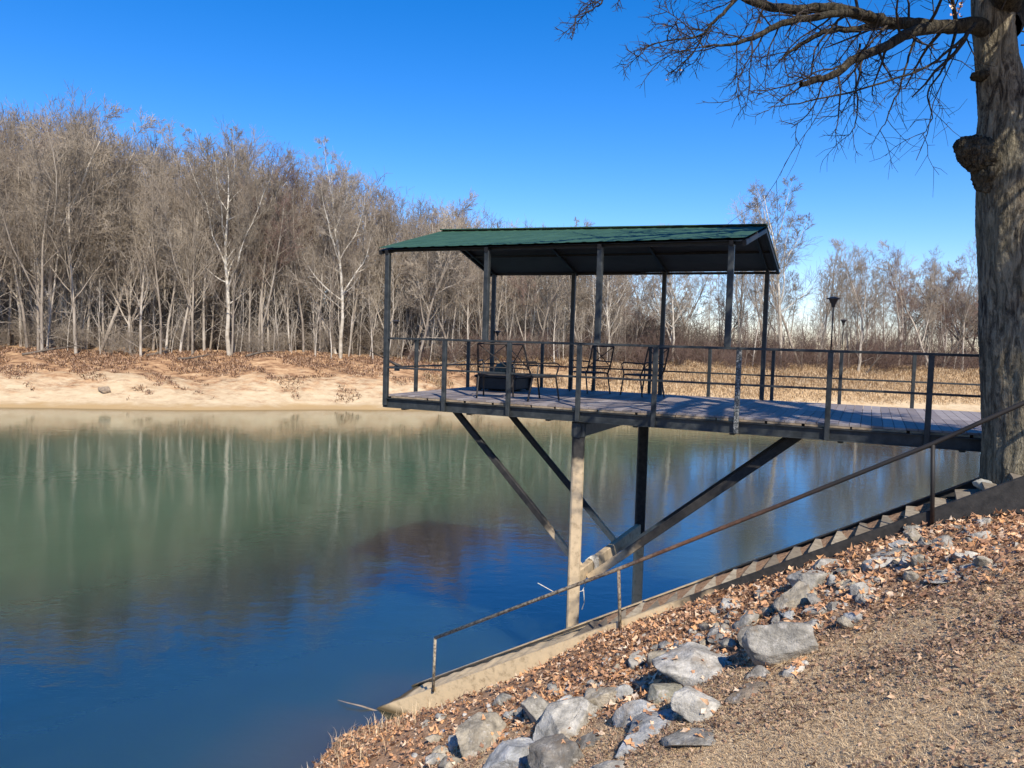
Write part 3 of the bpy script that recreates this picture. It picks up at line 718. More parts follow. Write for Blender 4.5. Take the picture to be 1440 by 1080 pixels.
# lamps on the rail posts
def make_lamp(h, sc=1.0):
    r = empty('post_lamp')
    MB().tube([(0, 0, 0), (0, 0, h)], .015*sc, 8).build('pole', MT['lamp'], r, True)
    MB().lathe([(.03*sc, h-.02), (.045*sc, h+.02), (.10*sc, h+.13*sc), (.105*sc, h+.135*sc)], n=6).build('lens', MT['lens'] if sc >= 1 else MT['lamp'], r)
    MB().lathe([(.14*sc, h+.137*sc), (.14*sc, h+.15*sc), (.05*sc, h+.18*sc), (.02*sc, h+.185*sc)], n=6).build('cap', MT['lamp'], r)
    return r
for (s, t, h, sc, lab) in ((6*SPC, -.075, .62, 1.0, 'tallest lamp with a flared lantern head on the front rail of the deck'),
                       (7*SPC-.35-SPC*.72, WID+.05, .50, .75, 'slim dark lamp on the rear rail just right of the tallest lamp'),
                       (-.06, .35, .22, .8, 'small dark lamp on the end rail beside the fishing rod'),
                       (.10, WID+.05, .12, .8, 'small dark lamp on the rear left corner of the rail')):
    o = make_lamp(h, sc*.7); o.location = P(s, t, TR+.018); tag(o, lab, 'lamp', 'lamps on the deck railing')
# fishing rod and reel on the end rail
q = P(-.1, .45, 5.66); rod = empty('fishing_rod', q); tag(rod, 'dark fishing rod with reel propped on the left end of the deck railing', 'fishing rod')
hd = Vector((-.75, -.3, .42))
MB().tube([Vector((.14, .05, -.05)), Vector((.02, 0, .0)), Vector((-.12, -.03, .07))], [.025, .03, .022]).build('handle', MT['lamp'], rod, True)
MB().tube([Vector((-.12, -.03, .07)), hd*.5+Vector((-.05, 0, .02)), hd], [.012, .007, .003], 5).build('shaft', MT['lamp'], rod)
MB().lathe([(.02, -.05), (.055, -.045), (.05, -.01), (.025, 0), (.025, .03), (.055, .035), (.055, .05)], n=14).build('reel', MT['metal'], rod).location = (.02, -.03, -.06)

# ------------------------------------------------------------------ stairs
st = empty('bank_stairs', SA); tag(st, 'long steel stair with muddy side plates and plank treads running down into the lake', 'stairs')
def SPt(L, w_, dz=0): return SA+SD*L+SN*w_+UP*(SLOPE*L+dz)
def sk(mb, name, mat, parent=None, smooth=False):
    mb.v = [Vector(v)-SA for v in mb.v]; return mb.build(name, mat, parent or st, smooth)
SW = 1.05; LT = 10.2
slope_dir = (SD+UP*SLOPE).normalized(); nrm = (UP-slope_dir*UP.dot(slope_dir)).normalized()
for w_ in (0, SW):
    m = MB(); hgt = .36; sg = 1 if w_ == 0 else -1
    L0 = -.55 if w_ == 0 else -.1
    n = 40
    # web with a slightly uneven lower lip; flanges turned inwards
    a, b = SPt(L0, w_), SPt(LT, w_)
    m.box((a+b)/2-nrm*(hgt/2-.0), slope_dir*((b-a).length/2), SN*.008, nrm*(hgt/2))
    m.box((a+b)/2+SN*sg*.035-nrm*.004, slope_dir*((b-a).length/2), SN*.042, nrm*.006)
    m.box((a+b)/2+SN*sg*.035-nrm*(hgt-.004), slope_dir*((b-a).length/2), SN*.042, nrm*.006)
    q = sk(m, 'stringer', MT['string'])
    if w_ == 0: q['label'] = 'near side plate, pale with dried mud below and dark above'
run = .262; L = .05; k = 0
while L < LT-.3:
    dz = 0 if L > 3.3 else -.10
    m = MB(); tilt = rd.uniform(-.10, .10)
    m.box(SPt(L+run*.46, SW/2, -.06+dz)+UP*(-.02-.02), SD*.135+UP*tilt*.2, SN*(SW/2-rd.uniform(.085, .14)), UP*.022)
    q = sk(m, 'tread', MT['tread']); L += run; k += 1
# silt lying on the lower flight
m = MB(); rows_ = []
nl, nw = 70, 8
for i in range(nl+1):
    L = -.35+(4.6)*i/nl
    for j in range(nw+1):
        w_ = .075+(SW-.15)*j/nw; pz = SPt(L, w_, -.05+.012*math.sin(L*23)+.02*mnoise.noise(Vector((L*3, w_*4, 0)))*1.6-.03*(i/nl)**3*3)
        m.v.append(pz)
for i in range(nl):
    for j in range(nw): a = i*(nw+1)+j; m.f.append([a, a+1, a+nw+2, a+nw+1])
sk(m, 'silt_layer', MT['string'], None, True)
# handrail: pipe bent at the bottom, three posts
def rpt(px, py, Y): return at(px, py, Y)
RAILS = [(612, 897), (870, 800), (1090, 713), (1312, 624), (1450, 562)]
posts = [(609, 972), (872, 890), (1311, 737)]
def Ls(px, py):       # depth on the stair plane w=-.03 for a pixel column
    best = None
    for i in range(400):
        L = -1+.03*i; p = SPt(L, -.04)
        d = (p-Vector((0, 0, EYE))); X = 720+F*d.dot(_r)/d.dot(_f)
        if best is None or abs(X-px) < best[0]: best = (abs(X-px), L)
    return SPt(best[1], -.04)
rl = [at(px, py, Ls(px, py).y) for px, py in RAILS]
rl.append(rl[-1]+(rl[-1]-rl[-2])*1.2)
hr = sk(MB().tube(rl, .026, 10), 'handrail', MT['rail'], None, True)
for (px, py), ri in zip(posts, (0, 1, 3)):
    b = Ls(px, py); b = at(px, py, b.y); sk(MB().tube([rl[ri]+UP*.0, b], .024, 8), 'rail_post', MT['rail'], hr, True)
# rope tied to the lower beam
rp0 = P(SP, .9, 2.38)
m = MB(); pts = []
for i in range(60):
    a = i*.55; pts.append(rp0+Vector((math.sin(a)*.10, 0, math.cos(a)*.15-.13))+N2*(i*.004))
m.tube(pts, .011, 6)
m.tube([rp0+Vector((.05, 0, -.2)), rp0+Vector((-.12, -.15, -.52)), rp0+Vector((-.5, -.2, -.60)), rp0+Vector((-.9, -.1, -.42))], .007, 5)
m.tube([rp0+Vector((-.1, -.15, -.5)), rp0+Vector((-.08, -.16, -.72)), rp0+Vector((-.12, -.16, -.85))], .01, 5)
m.v = [v-rp0 for v in m.v]; o = m.build('rope', MT['rope']); o.location = rp0; tag(o, 'pale rope knotted round the lower cross beam of the deck', 'rope')

# ------------------------------------------------------------------ big near tree
TY = 9.15
bt = empty('shade_tree', (at(1455, 700, TY).x, TY, 4.0)); tag(bt, 'massive rough barked tree at the right edge with limbs over the lake', 'tree')
T0 = Vector(bt.location)
def tp(px, py, Y=TY): return at(px, py, Y)
axis_px = [(1464, 760, 80), (1463, 700, 76), (1462, 640, 74), (1460, 560, 72), (1458, 480, 71), (1455, 400, 70), (1451, 330, 70), (1445, 270, 66), (1434, 215, 56), (1420, 165, 39), (1408, 120, 31), (1401, 80, 28), (1397, 40, 27), (1396, -20, 26), (1394, -120, 26), (1392, -220, 24), (1390, -330, 18)]
V = []; FcL = []; NS = 150; NR = 520
ap = np.array(axis_px, float); tt = np.linspace(0, len(ap)-1, NR)
for i, t in enumerate(tt):
    cx, cy, r = [np.interp(t, range(len(ap)), ap[:, k]) for k in range(3)]
    c = tp(cx, cy); r = r*.96/F*TY
    for k in range(NS):
        a = 2*math.pi*k/NS; dx, dy = math.cos(a), math.sin(a)
        q = Vector((c.x+dx*r, c.y+dy*r, c.z))
        rr = r*(1+.05*mnoise.noise(q*1.3)+.035*mnoise.noise(Vector((q.x*7, q.y*7, q.z*1.3)))+.02*mnoise.noise(Vector((q.x*16, q.y*16, q.z*3))))
        fu = mnoise.noise(Vector((q.x*17, q.y*17, q.z*3.2)))+.5*mnoise.noise(Vector((q.x*34, q.y*34, q.z*8))); rr += -.020*max(0, .35-abs(fu)*2.2)+.006*mnoise.noise(q*45)
        rr += max(0, (4.75-c.z))*.10*(1+.6*math.sin(a*5+1))
        V.append((c.x+dx*rr-T0.x, c.y+dy*rr-T0.y, c.z-T0.z))
idx = np.arange(NR*NS).reshape(NR, NS); nxt = np.roll(idx, -1, 1)
Fq = np.stack([idx[:-1], nxt[:-1], nxt[1:], idx[1:]], -1).reshape(-1, 4)
parts_ = [(np.array(V), Fq)]
def limb(pts, radii, n=10, sub=6, jit=.006, seed=1):
    """smooth tapered limb as (polyline, radii, length)"""
    rg = np.random.default_rng(seed); p = np.array([tuple(x) for x in pts]); k = len(p); o = []; R = []
    for i in range(k-1):
        p0, p1, p2, p3 = p[max(i-1, 0)], p[i], p[i+1], p[min(i+2, k-1)]
        for j in range(sub):
            t = j/sub; o.append(.5*((2*p1)+(-p0+p2)*t+(2*p0-5*p1+4*p2-p3)*t*t+(-p0+3*p1-3*p2+p3)*t**3)+rg.normal(size=3)*jit); R.append(radii[i]*(1-t)+radii[i+1]*t)
    o.append(p[-1]); R.append(radii[-1]); o = np.array(o); return o, np.array(R), float(np.linalg.norm(np.diff(o, axis=0), axis=1).sum())
def tube_np(P_, R_, n):
    m = MB(); m.tube([Vector(v) for v in P_], list(R_), n, False); return np.array([tuple(v) for v in m.v]), np.array(m.f)
def rel(v): return v-np.array(T0)
# burl, broken stub, second stem
for (cx, cy, rx, rz_, sd) in ((1367, 212, .17, .17, 3), (1355, 206, .10, .11, 8), (1382, 221, .20, .21, 5), (1396, 240, .20, .27, 9), (1378, 107, .10, .06, 6)):
    c = tp(cx, cy, TY-.05); vv = []; NA, NB = 50, 70
    for i in range(NA+1):
        th = math.pi*i/NA
        for k in range(NB):
            ph = 2*math.pi*k/NB; d = Vector((math.sin(th)*math.cos(ph), math.sin(th)*math.sin(ph), math.cos(th)))
            rr = 1+.20*mnoise.noise(d*2.2+Vector((sd, 0, 0)))+.12*mnoise.noise(d*6+Vector((0, sd, 0)))+.07*mnoise.noise(d*15)
            vv.append((c.x+d.x*rx*rr-T0.x, c.y+d.y*rx*rr-T0.y, c.z+d.z*rz_*rr-T0.z))
    ii = np.arange((NA+1)*NB).reshape(NA+1, NB); nn = np.roll(ii, -1, 1)
    parts_.append((np.array(vv), np.stack([ii[:-1], ii[1:], nn[1:], nn[:-1]], -1).reshape(-1, 4)))
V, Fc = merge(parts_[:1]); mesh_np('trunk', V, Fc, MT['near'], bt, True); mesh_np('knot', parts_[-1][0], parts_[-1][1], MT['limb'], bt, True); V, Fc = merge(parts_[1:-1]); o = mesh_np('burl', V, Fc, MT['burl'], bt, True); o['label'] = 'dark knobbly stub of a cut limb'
q9 = TY
def pt(px, py, dy=0): return tp(px, py, TY+dy)
k_ = TY/F
limbs = [
 limb([pt(1420, 120), pt(1405, 66), pt(1374, 37, -.1), (pt(1330, 38, -.2)), pt(1290, 34, -.3), pt(1240, 30, -.3), pt(1180, 13, -.4), pt(1110, 12, -.4), pt(1062, 4, -.5), pt(1000, -30, -.6)], [.14, .135, .095, .075, .07, .055, .06, .05, .04, .02], seed=1),
 limb([pt(1330, 38, -.2), pt(1300, 36, -.1), pt(1258, 30, .1), pt(1215, 40, .3), pt(1165, 44, .4), pt(1130, 60, .5), pt(1095, 85, .6)], [.05, .055, .045, .04, .034, .026, .010], seed=2),
 limb([pt(1320, 38, -.2), pt(1285, 44, -.5), pt(1245, 66, -.8), pt(1205, 82, -1.0), pt(1165, 108, -1.2), pt(1126, 118, -1.3)], [.07, .06, .05, .045, .036, .024], seed=3),
 limb([pt(1240, 26, -.3), pt(1190, 18, -.7), pt(1110, 30, -1.1), pt(1060, 52, -1.3), pt(1028, 62, -1.4), pt(985, 66, -1.5)], [.05, .04, .034, .026, .015, .006], seed=4),
 limb([pt(1120, -60, .3), pt(1060, -30, .3), pt(1035, 0, .2), pt(1000, 35, .1), pt(985, 50, .1), pt(945, 56, 0), pt(908, 64, 0)], [.05, .035, .024, .018, .014, .009, .005], seed=5),
 limb([pt(990, 46, .1), pt(972, 78, .2), pt(940, 106, .2)], [.012, .008, .004], seed=6),
 limb([pt(1130, -90, -.5), pt(1000, -60, -.7), pt(900, -30, -.9), pt(860, -12, -1.0), pt(838, 10, -1.0), pt(808, 24, -1.0)], [.05, .035, .02, .012, .008, .004], seed=7),
 limb([pt(1290, 40, -.4), pt(1278, 80, -.5), pt(1262, 130, -.5), pt(1245, 170, -.5), pt(1234, 190, -.5)], [.02, .012, .009, .006, .004], seed=8),
 limb([pt(1210, 60, -.2), pt(1203, 100, -.2), pt(1206, 150, -.2), pt(1200, 182, -.2), pt(1186, 192, -.2)], [.014, .010, .008, .006, .003], seed=9),
 limb([pt(1345, 40, -.3), pt(1330, 90, -.5), pt(1305, 130, -.6), pt(1310, 166, -.6), pt(1292, 196, -.6)], [.02, .012, .009, .006, .003], seed=10),
 limb([pt(1372, 34, -.3), pt(1345, 62, -.9), pt(1300, 95, -1.0), pt(1230, 120, -1.2), pt(1150, 140, -1.3), pt(1080, 152, -1.4)], [.02, .016, .012, .010, .008, .004], seed=11),
 limb([pt(1410, 40), pt(1450, -20, .5), pt(1520, -90, 1.2), pt(1600, -160, 1.8)], [.2, .16, .13, .1], seed=12),
 limb([pt(1470, 260, .2), pt(1500, 60, .5), pt(1508, -30, .6), pt(1500, -180, .8), pt(1500, -300, 1)], [.30, .24, .2, .16, .12], seed=13),
 limb([pt(1404, -60), pt(1340, -130, .3), pt(1240, -190, .8), pt(1130, -240, 1.2), pt(1010, -300, 1.6)], [.2, .15, .12, .09, .05], seed=14),
 limb([pt(1398, -150), pt(1330, -260, -.4), pt(1230, -350, -.8), pt(1120, -420, -1.0), pt(990, -460, -1.2)], [.16, .13, .10, .07, .04], seed=15),
 limb([pt(1392, -250), pt(1330, -400, .5), pt(1250, -520, 1.0), pt(1180, -600, 1.4)], [.15, .12, .09, .05], seed=16),
 limb([(6.0, 9.1, 10.8), (6.35, 7.3, 11.3), (6.75, 5.8, 11.7), (7.15, 4.4, 12.1), (7.5, 3.2, 12.9)], [.28, .27, .24, .18, .08], seed=20),  # this limb and its two side limbs: unseen, added to shade the upper trunk
 limb([(6.3, 7.6, 11.2), (6.85, 6.9, 11.2), (7.25, 5.6, 11.5), (7.8, 4.1, 12.2)], [.20, .18, .15, .07], seed=21),
 limb([(6.1, 8.4, 11.0), (5.95, 7.2, 11.1), (6.1, 5.9, 11.5), (6.3, 4.4, 12.3)], [.18, .17, .14, .06], seed=22),
 limb([pt(1400, -90), pt(1420, -200, -1.2), pt(1470, -300, -2.4), pt(1500, -420, -3.6)], [.16, .13, .09, .05], seed=18),  # this and the next limb: out of view, added sunward for trunk shade
 limb([pt(1412, 10), pt(1440, -90, -1.2), pt(1500, -170, -2.4), pt(1560, -260, -3.6), pt(1590, -330, -4.6)], [.18, .15, .12, .08, .04], seed=19),
 limb([pt(1480, -180, .8), pt(1420, -300, 1.4), pt(1330, -430, 2.0), pt(1260, -560, 2.4)], [.15, .12, .09, .05], seed=17),
]
rb = np.random.default_rng(77)
big = limbs
m_l = [tube_np(P_, R_, 12 if R_[0] > .05 else 7) for P_, R_, L_ in big]
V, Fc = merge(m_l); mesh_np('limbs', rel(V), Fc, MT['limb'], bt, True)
vis = [limbs[i] for i in (0, 1, 2, 3, 4)]; upper = [limbs[i] for i in (11, 12, 13, 14, 15, 16, 17, 18, 19, 20, 21)]
def droop(lst, n, t0, t1, lf, r, up=-.05): return spawn(rb, lst, n, t0, t1, 25, 75, lf, r, 6, up, .17, .35, None, .007)
t1 = droop(vis, 13, .2, 1, .26, .3, -.03)+droop(limbs[5:6], 4, .1, 1, .5, .7)+droop(limbs[6:7], 6, .45, 1, .14, .5, -.08)
t1 += spawn(rb, upper, 11, .15, 1, 25, 65, .36, .4, 5, .03, .15, .3, None, .012)
t1b = [l for l in limbs[7:11]]
t2 = spawn(rb, t1+t1b, 8, .12, 1, 28, 65, .34, .45, 4, -.01, .17, .5, None, .0045)
t3 = spawn(rb, t2, 4, .15, 1, 25, 60, .5, .6, 2, 0, .16, .6, None, .003)
V, Fc = merge([tubes(segs(t1), 6), tubes(segs(t2), 4), tubes(segs(t3), 3)])
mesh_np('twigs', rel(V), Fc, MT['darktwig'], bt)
# a few dead leaves still hanging
lv = []
for i in range(26):
    P_, R_, L_ = t2[rb.integers(len(t2))]; lv.append(P_[-1])
lv += [np.array(tuple(pt(1345+rb.uniform(-8, 8), 12+rb.uniform(-10, 14), -.3))) for _ in range(12)]

def leaf_mesh(pos, size, tiltdir, mat, name, rng, kind='stuff', curl=.35, parent=None, off=None, lob=True):
    n = len(pos); K = 9
    a0 = rng.uniform(0, 6.28, n); nrm_ = tiltdir+rng.normal(size=(n, 3))*.36; nrm_ /= np.linalg.norm(nrm_, axis=1, keepdims=True)
    ref = np.stack([np.cos(a0), np.sin(a0), 0*a0], 1); u = ref-nrm_*(ref*nrm_).sum(1, keepdims=True); u /= np.linalg.norm(u, axis=1, keepdims=True); v = np.cross(nrm_, u)
    prof_r = np.array([1.0, .45, .78, .42, .55, .55, .42, .78, .45]) if lob else np.array([1, .5, .45, .4, .5, .5, .4, .45, .5])
    ang = np.arange(K)*2*np.pi/K; cu = rng.uniform(-1, 1, n)*curl; cv = rng.uniform(-1, 1, n)*curl
    V = np.zeros((n, K+1, 3)); V[:, 0] = pos
    for k in range(K):
        rr = prof_r[k]*rng.uniform(.75, 1.2, n); x = np.cos(ang[k])*rr; y = np.sin(ang[k])*rr*.8
        zz = cu*x*x*1.6+cv*y*y*2.4+rng.uniform(-.12, .12, n)
        V[:, k+1] = pos+(u*x[:, None]+v*y[:, None]+nrm_*zz[:, None])*size[:, None]
    k = np.arange(K)+1; j = np.roll(k, -1); base = np.stack([0*k, k, j], 1)
    Fc = (base[None]+(np.arange(n)*(K+1))[:, None, None]).reshape(-1, 3); V = V.reshape(-1, 3)
    if off is not None: V = V-off
    o = mesh_np(name, V, Fc, mat, parent); return tag(o, kind=kind) if kind else o
leaf_mesh(np.array(lv), np.full(len(lv), .035), np.array([[0, -.7, .4]]), MT['leaf'], 'clinging_leaves', rb, None, .6, bt, np.array(T0))

# ------------------------------------------------------------------ rocks
def raycast(px, py):
    d = _f+(px-720)/F*_r+(540-py)/F*_u; k = 3.0
    while k < 40:
        p = Vector((0, 0, EYE))+d*k
        if p.z <= gzs(p.x, p.y): return p
        k += .03
    return p
def make_rock(seed, sub, w_, d_, h_, ang=.7):
    rg = np.random.default_rng(seed)
    import bmesh
    bm = bmesh.new(); bmesh.ops.create_icosphere(bm, subdivisions=sub, radius=1)
    V = np.array([tuple(v.co) for v in bm.verts]); Fc = np.array([[v.index for v in f.verts] for f in bm.faces]); bm.free()
    for i in range(24):
        nn = unit(rg.normal(size=3)*[1, 1, .9]); dd = rg.uniform(.46, .85)
        V = V-np.maximum(0, V@nn-dd)[:, None]*nn
    V -= (V.max(0)+V.min(0))/2; V /= V.max(0)
    V *= [w_/2, d_/2, h_/2]
    sc = min(w_, d_)
    out = np.array([mnoise.noise(Vector(v)*(3.2/sc)+Vector((seed, 0, 0)))*.055+mnoise.noise(Vector(v)*(8/sc)+Vector((0, seed, 0)))*.028+mnoise.ridged_multi_fractal(Vector(v)*(3/sc)+Vector((0, seed, 3)), 1.0, 2.0, 4, 1.0, 2.0)*.035+mnoise.noise(Vector(v)*(20/sc)+Vector((seed, 5, 0)))*.014 for v in V])
    return V*(1+out[:, None]*1.3), Fc
# px, py centre, width px, height px, in-plane angle, height factor, label
ROCKS = [
 (980, 937, 116, 58, -.10, 1.0, 'bright pale blocky boulder with a flat top, above the largest gap in the pile'),
 (1098, 905, 100, 78, -.1, 1.1, 'largest grey wedge shaped boulder, right of the bright pale block'),
 (1068, 943, 42, 30, .4, .8, 'small dark grey stone tucked below the largest wedge boulder'),
 (1120, 938, 40, 28, .2, .7, 'small pale stone at the right foot of the largest wedge boulder'),
 (938, 922, 52, 38, .1, .8, 'tan grey rock touching the left end of the bright pale block'),
 (795, 1012, 95, 56, .35, 1.0, 'broad pale slab with rounded right end in the lower middle of the pile'),
 (762, 1000, 34, 56, .9, 1.1, 'upright narrow grey shard at the left of the broad pale slab'),
 (848, 978, 62, 42, .3, .9, 'warm beige rock uphill of the broad pale slab'),
 (876, 975, 28, 32, 0, 1.0, 'small dark rounded stone between beige rock and bluish slab'),
 (892, 998, 64, 40, .55, .9, 'bluish pale rock leaning right, above the long blue grey slabs'),
 (935, 975, 50, 34, .1, .9, 'olive grey rock just below the bright pale block'),
 (985, 990, 78, 46, -.45, .9, 'pale angular slab falling to the right beside the dark hole'),
 (918, 1020, 84, 30, .45, .8, 'long narrow blue grey slab crossing the middle bottom of the pile'),
 (895, 1040, 66, 34, .35, .8, 'lower blue grey slab split by a dark crack'),
 (970, 1034, 86, 30, .12, .7, 'long flat whitish stone nearest the dry grass'),
 (680, 1035, 74, 48, .15, 1.0, 'tan grey squarish boulder at the bottom left of the pile'),
 (722, 1062, 82, 50, .4, .9, 'smooth blue grey boulder cut by the bottom edge of the picture'),
 (788, 1062, 82, 56, .1, 1.0, 'dark mottled rounded boulder at the bottom edge below the broad slab'),
 (862, 1076, 70, 34, .1, .8, 'pale stone at the bottom edge right of the dark mottled boulder'),
 (1145, 812, 62, 36, .15, .9, 'pale rock high in the pile beside the stair plate'),
 (1118, 845, 56, 40, .5, 1.0, 'tan upright rock below the pale rock near the stair plate'),
 (1170, 788, 48, 26, .1, .8, 'low grey stone behind the pale rock near the stair plate'),
 (1080, 830, 36, 22, .1, .8, 'small pale stone left of the tan upright rock'),
 (1028, 850, 36, 24, .2, .9, 'white topped stone in the leaves left of the upper rocks'),
 (1048, 872, 44, 30, .6, .9, 'leaning grey stone above the small flat stones'),
 (1002, 877, 38, 22, .2, .8, 'flat beige stone nearest the stair plate in the middle'),
 (1020, 890, 46, 24, .1, .8, 'wide flat grey stone left of the largest wedge boulder'),
 (980, 905, 40, 26, .1, .8, 'brownish stone uphill of the bright pale block'),
 (1060, 895, 44, 44, .3, .9, 'dark grey rock against the left side of the largest wedge boulder'),
 (1150, 852, 48, 20, .2, .7, 'flat pale stone right of the tan upright rock'),
 (1145, 876, 46, 30, .1, .8, 'mottled pale stone uphill of the largest wedge boulder'),
 (1050, 968, 62, 34, .1, .5, 'half buried brown stone below the small dark grey stone'),
 (1245, 786, 60, 26, .1, .7, 'blue white flat rock in leaves near the top of the pile'),
 (1275, 772, 76, 22, .05, .6, 'long flat stone at the top of the slope behind the blue white rock'),
 (1366, 777, 52, 24, .0, .8, 'white rounded slab at the upper right of the yard'),
 (1382, 794, 74, 18, -.05, .5, 'thin buried grey slab below the white rounded slab'),
 (1300, 794, 40, 16, -.1, .6, 'small flat pale slab left end of the buried row'),
 (1332, 806, 66, 14, -.1, .45, 'long buried pale slab in the middle of the yard edge'),
 (1210, 817, 24, 18, .1, .7, 'small dark stone isolated in leaves below the flat blue white rock'),
 (1382, 735, 24, 18, .1, .9, 'small pale stone in the tree shadow by the stairs'),
 (1345, 742, 40, 20, .1, .8, 'dark stone in the tree shadow left of the small pale stone'),
 (1428, 738, 34, 10, 0, .6, 'thin pale stone at the right edge in the shadow'),
 (1290, 740, 34, 18, .1, .8, 'shaded stone at the foot of the upper rail post'),
 (620, 1062, 40, 26, .2, .8, 'pale sunlit stone at the waterline below the stair end'),
 (640, 1072, 50, 24, .1, .8, 'flat tan stone at the lower left end of the bank'),
 (910, 955, 30, 20, .3, .8, 'small grey chip rock left of the olive grey rock'),
 (830, 1040, 40, 24, .3, .8, 'tan wedge stone between the broad slab and the dark mottled boulder'),
 (700, 1012, 26, 18, .2, .8, 'small tan stone in the leaves above the squarish boulder'),
 (960, 900, 22, 14, .2, .8, 'tiny pale stone in the leaves uphill of the brownish stone'),
 (1095, 868, 26, 18, .2, .9, 'small grey stone below the tan upright rock'),
 (1195, 800, 34, 18, .2, .8, 'small tan stone right of the low grey stone'),
]
rockpos = []
for i, (px, py, wp, hp, ang, hf, lab) in enumerate(ROCKS):
    p = raycast(px, py+hp*.25); dist = (p-Vector((0, 0, EYE))).dot(_f); mpp = dist/F
    w_ = wp*mpp*1.02; hh = hp*mpp*1.0*hf; dd_ = w_*random.Random(i).uniform(.65, .95)
    V, Fc = make_rock(100+i, 5 if wp > 55 else 4, w_, dd_, max(hh, .05))
    o = mesh_np('riprap_rock', V, Fc, MT['rock'])
    zf = .12 if hf > .82 else -.04
    o.location = (p.x, p.y, gzs(p.x, p.y)+hh*zf); o.rotation_euler = (random.Random(i).uniform(-.15, .15) if hf > .7 else -.08, -ang*.8 if hf > .7 else -.30, random.Random(i+7).uniform(-.5, .5))
    tones = (('bright', (1.25, 1.23, 1.18)), ('white', (1.2, 1.19, 1.15)), ('blu', (.88, .93, 1.0)), ('dark', (.5, .48, .45)), ('brown', (.62, .52, .42)), ('tan', (.86, .78, .64)), ('beige', (.92, .83, .68)), ('olive', (.72, .70, .58)), ('pale', (1.08, 1.06, 1.0)))
    tn = next((c for k, c in tones if k in lab.split(',')[0].split(' of ')[0].split(' beside')[0].split(' above')[0].split(' below')[0]), (.80, .78, .73))
    o.color = tuple(x*.86 for x in tn)+(1,)
    tag(o, lab, 'rock', 'riprap rocks on the near bank'); rockpos.append((p.x, p.y, w_))
xr = random.Random(77); small = [make_rock(800+i, 4, 1, .75, .6) for i in range(7)]; smesh = []
for i, (V, Fc) in enumerate(small): smesh.append((V, Fc))
SZ = [('lying low in the pile near the bottom edge', 0, .34), ('lodged between boulders in the middle of the pile', .34, .62), ('in the leaves of the upper pile near the stairs', .62, .93)]
meshes = {}
for i in range(84):
    t = xr.random()*.93; j = next(k for k, z in enumerate(SZ) if z[1] <= t < z[2]); x = float(np.interp(t, np.linspace(0, 1, len(rlx)), rlx))+xr.gauss(0, .3); y = float(np.interp(x, rlx, rly))+xr.gauss(.25, .42)
    if gzs(x, y) < .03: continue
    s = (.10+.20*xr.random()**1.6)*(1.15-.35*t); k = i % 7
    if k not in meshes: o = mesh_np('riprap_rock', small[k][0], small[k][1], MT['rock']); meshes[k] = o.data
    else: o = bpy.data.objects.new('riprap_rock', meshes[k]); COL.objects.link(o)
    o.location = (x, y, gzs(x, y)+s*.12); o.scale = (s*xr.uniform(.8, 1.3), s, s*xr.uniform(.8, 1.2)); o.rotation_euler = (xr.uniform(-.3, .3), .35+xr.uniform(-.3, .3), xr.uniform(0, 6.3))
    q = xr.choice([(.8, .78, .73), (1.05, 1.03, .98), (.62, .6, .56), (.88, .80, .66), (.88, .92, .97)]); o.color = tuple(x*.88 for x in q)+(1,)
    tag(o, 'small loose grey stone '+SZ[j][0], 'rock', 'small loose stones '+SZ[j][0])
# unlabelled gravel between them: stuff
RG = np.random.default_rng(8); Ls_ = []
gr = [make_rock(300+i, 2, 1, .8, .6) for i in range(5)]
for i in range(500):
    t = RG.random(); x = np.interp(t, np.linspace(0, 1, len(rlx)), rlx)+RG.normal()*.35; y = np.interp(x, rlx, rly)+RG.normal()*.55+.2
    s = .02+.09*RG.random()**2.5; V, Fc = gr[RG.integers(5)]; a = RG.uniform(0, 6); c, q = math.cos(a), math.sin(a)
    Ls_.append((V@np.array([[c, q, 0], [-q, c, 0], [0, 0, 1]])*s+np.array([x, y, gzs(x, y)]), Fc))
V, Fc = merge(Ls_); tag(mesh_np('gravel', V, Fc, MT['rock']), kind='stuff')

# ------------------------------------------------------------------ ground litter
RLf = np.random.default_rng(9)
def scatter(n, x0, x1, y0, y1, prob):
    X = RLf.uniform(x0, x1, n); Y = RLf.uniform(y0, y1, n); keep = RLf.random(n) < prob(X, Y); return X[keep], Y[keep]
gn = np.array([[-.45, .15, .88]])
def stair_side(X, Y): return ((X-SA.x)*SN.x+(Y-SA.y)*SN.y) < -.02
def near_ok(X, Y): return (gz(X, Y) > -.02)
X, Y = scatter(60000, -3.4, 7.5, 5.2, 13.3, lambda X, Y: litter_mask(X, Y)*stair_side(X, Y)*near_ok(X, Y)*np.clip(.75+.5*wav(X, Y, 1.1), .15, 1)*.62)
pos = np.stack([X, Y, gz(X, Y)+RLf.uniform(.005, .06, len(X))], 1)
leaf_mesh(pos, RLf.uniform(.028, .072, len(X)), gn, MT['leaf'], 'leaf_litter', RLf, 'stuff', .6)
X, Y = scatter(125000, -1, 7.5, 3.6, 9.5, lambda X, Y: (1-.6*litter_mask(X, Y))*near_ok(X, Y)*np.clip(.30+.7*wav(X+3, Y, 1.1)+.45*wav(X, Y+3, 4.5)+.5*np.clip(1.6-np.abs(Y-np.interp(X, rlx, rly)+1.6), 0, 1), .07, 1)*.9)
pos = np.stack([X, Y, gz(X, Y)+RLf.uniform(.002, .025, len(X))], 1)
leaf_mesh(pos, RLf.uniform(.010, .030, len(X))*RLf.choice([1, 1, 1, 1.5], len(X)), gn, MT['mulch'], 'leaf_crumbs', RLf, 'stuff', .6)
X, Y = scatter(420000, -1, 7.5, 3.4, 9.3, lambda X, Y: (1-.85*litter_mask(X, Y))*near_ok(X, Y)*np.clip(.5+.6*wav(X, Y, 1.0)+.45*wav(X, Y+5, 4), .08, 1))
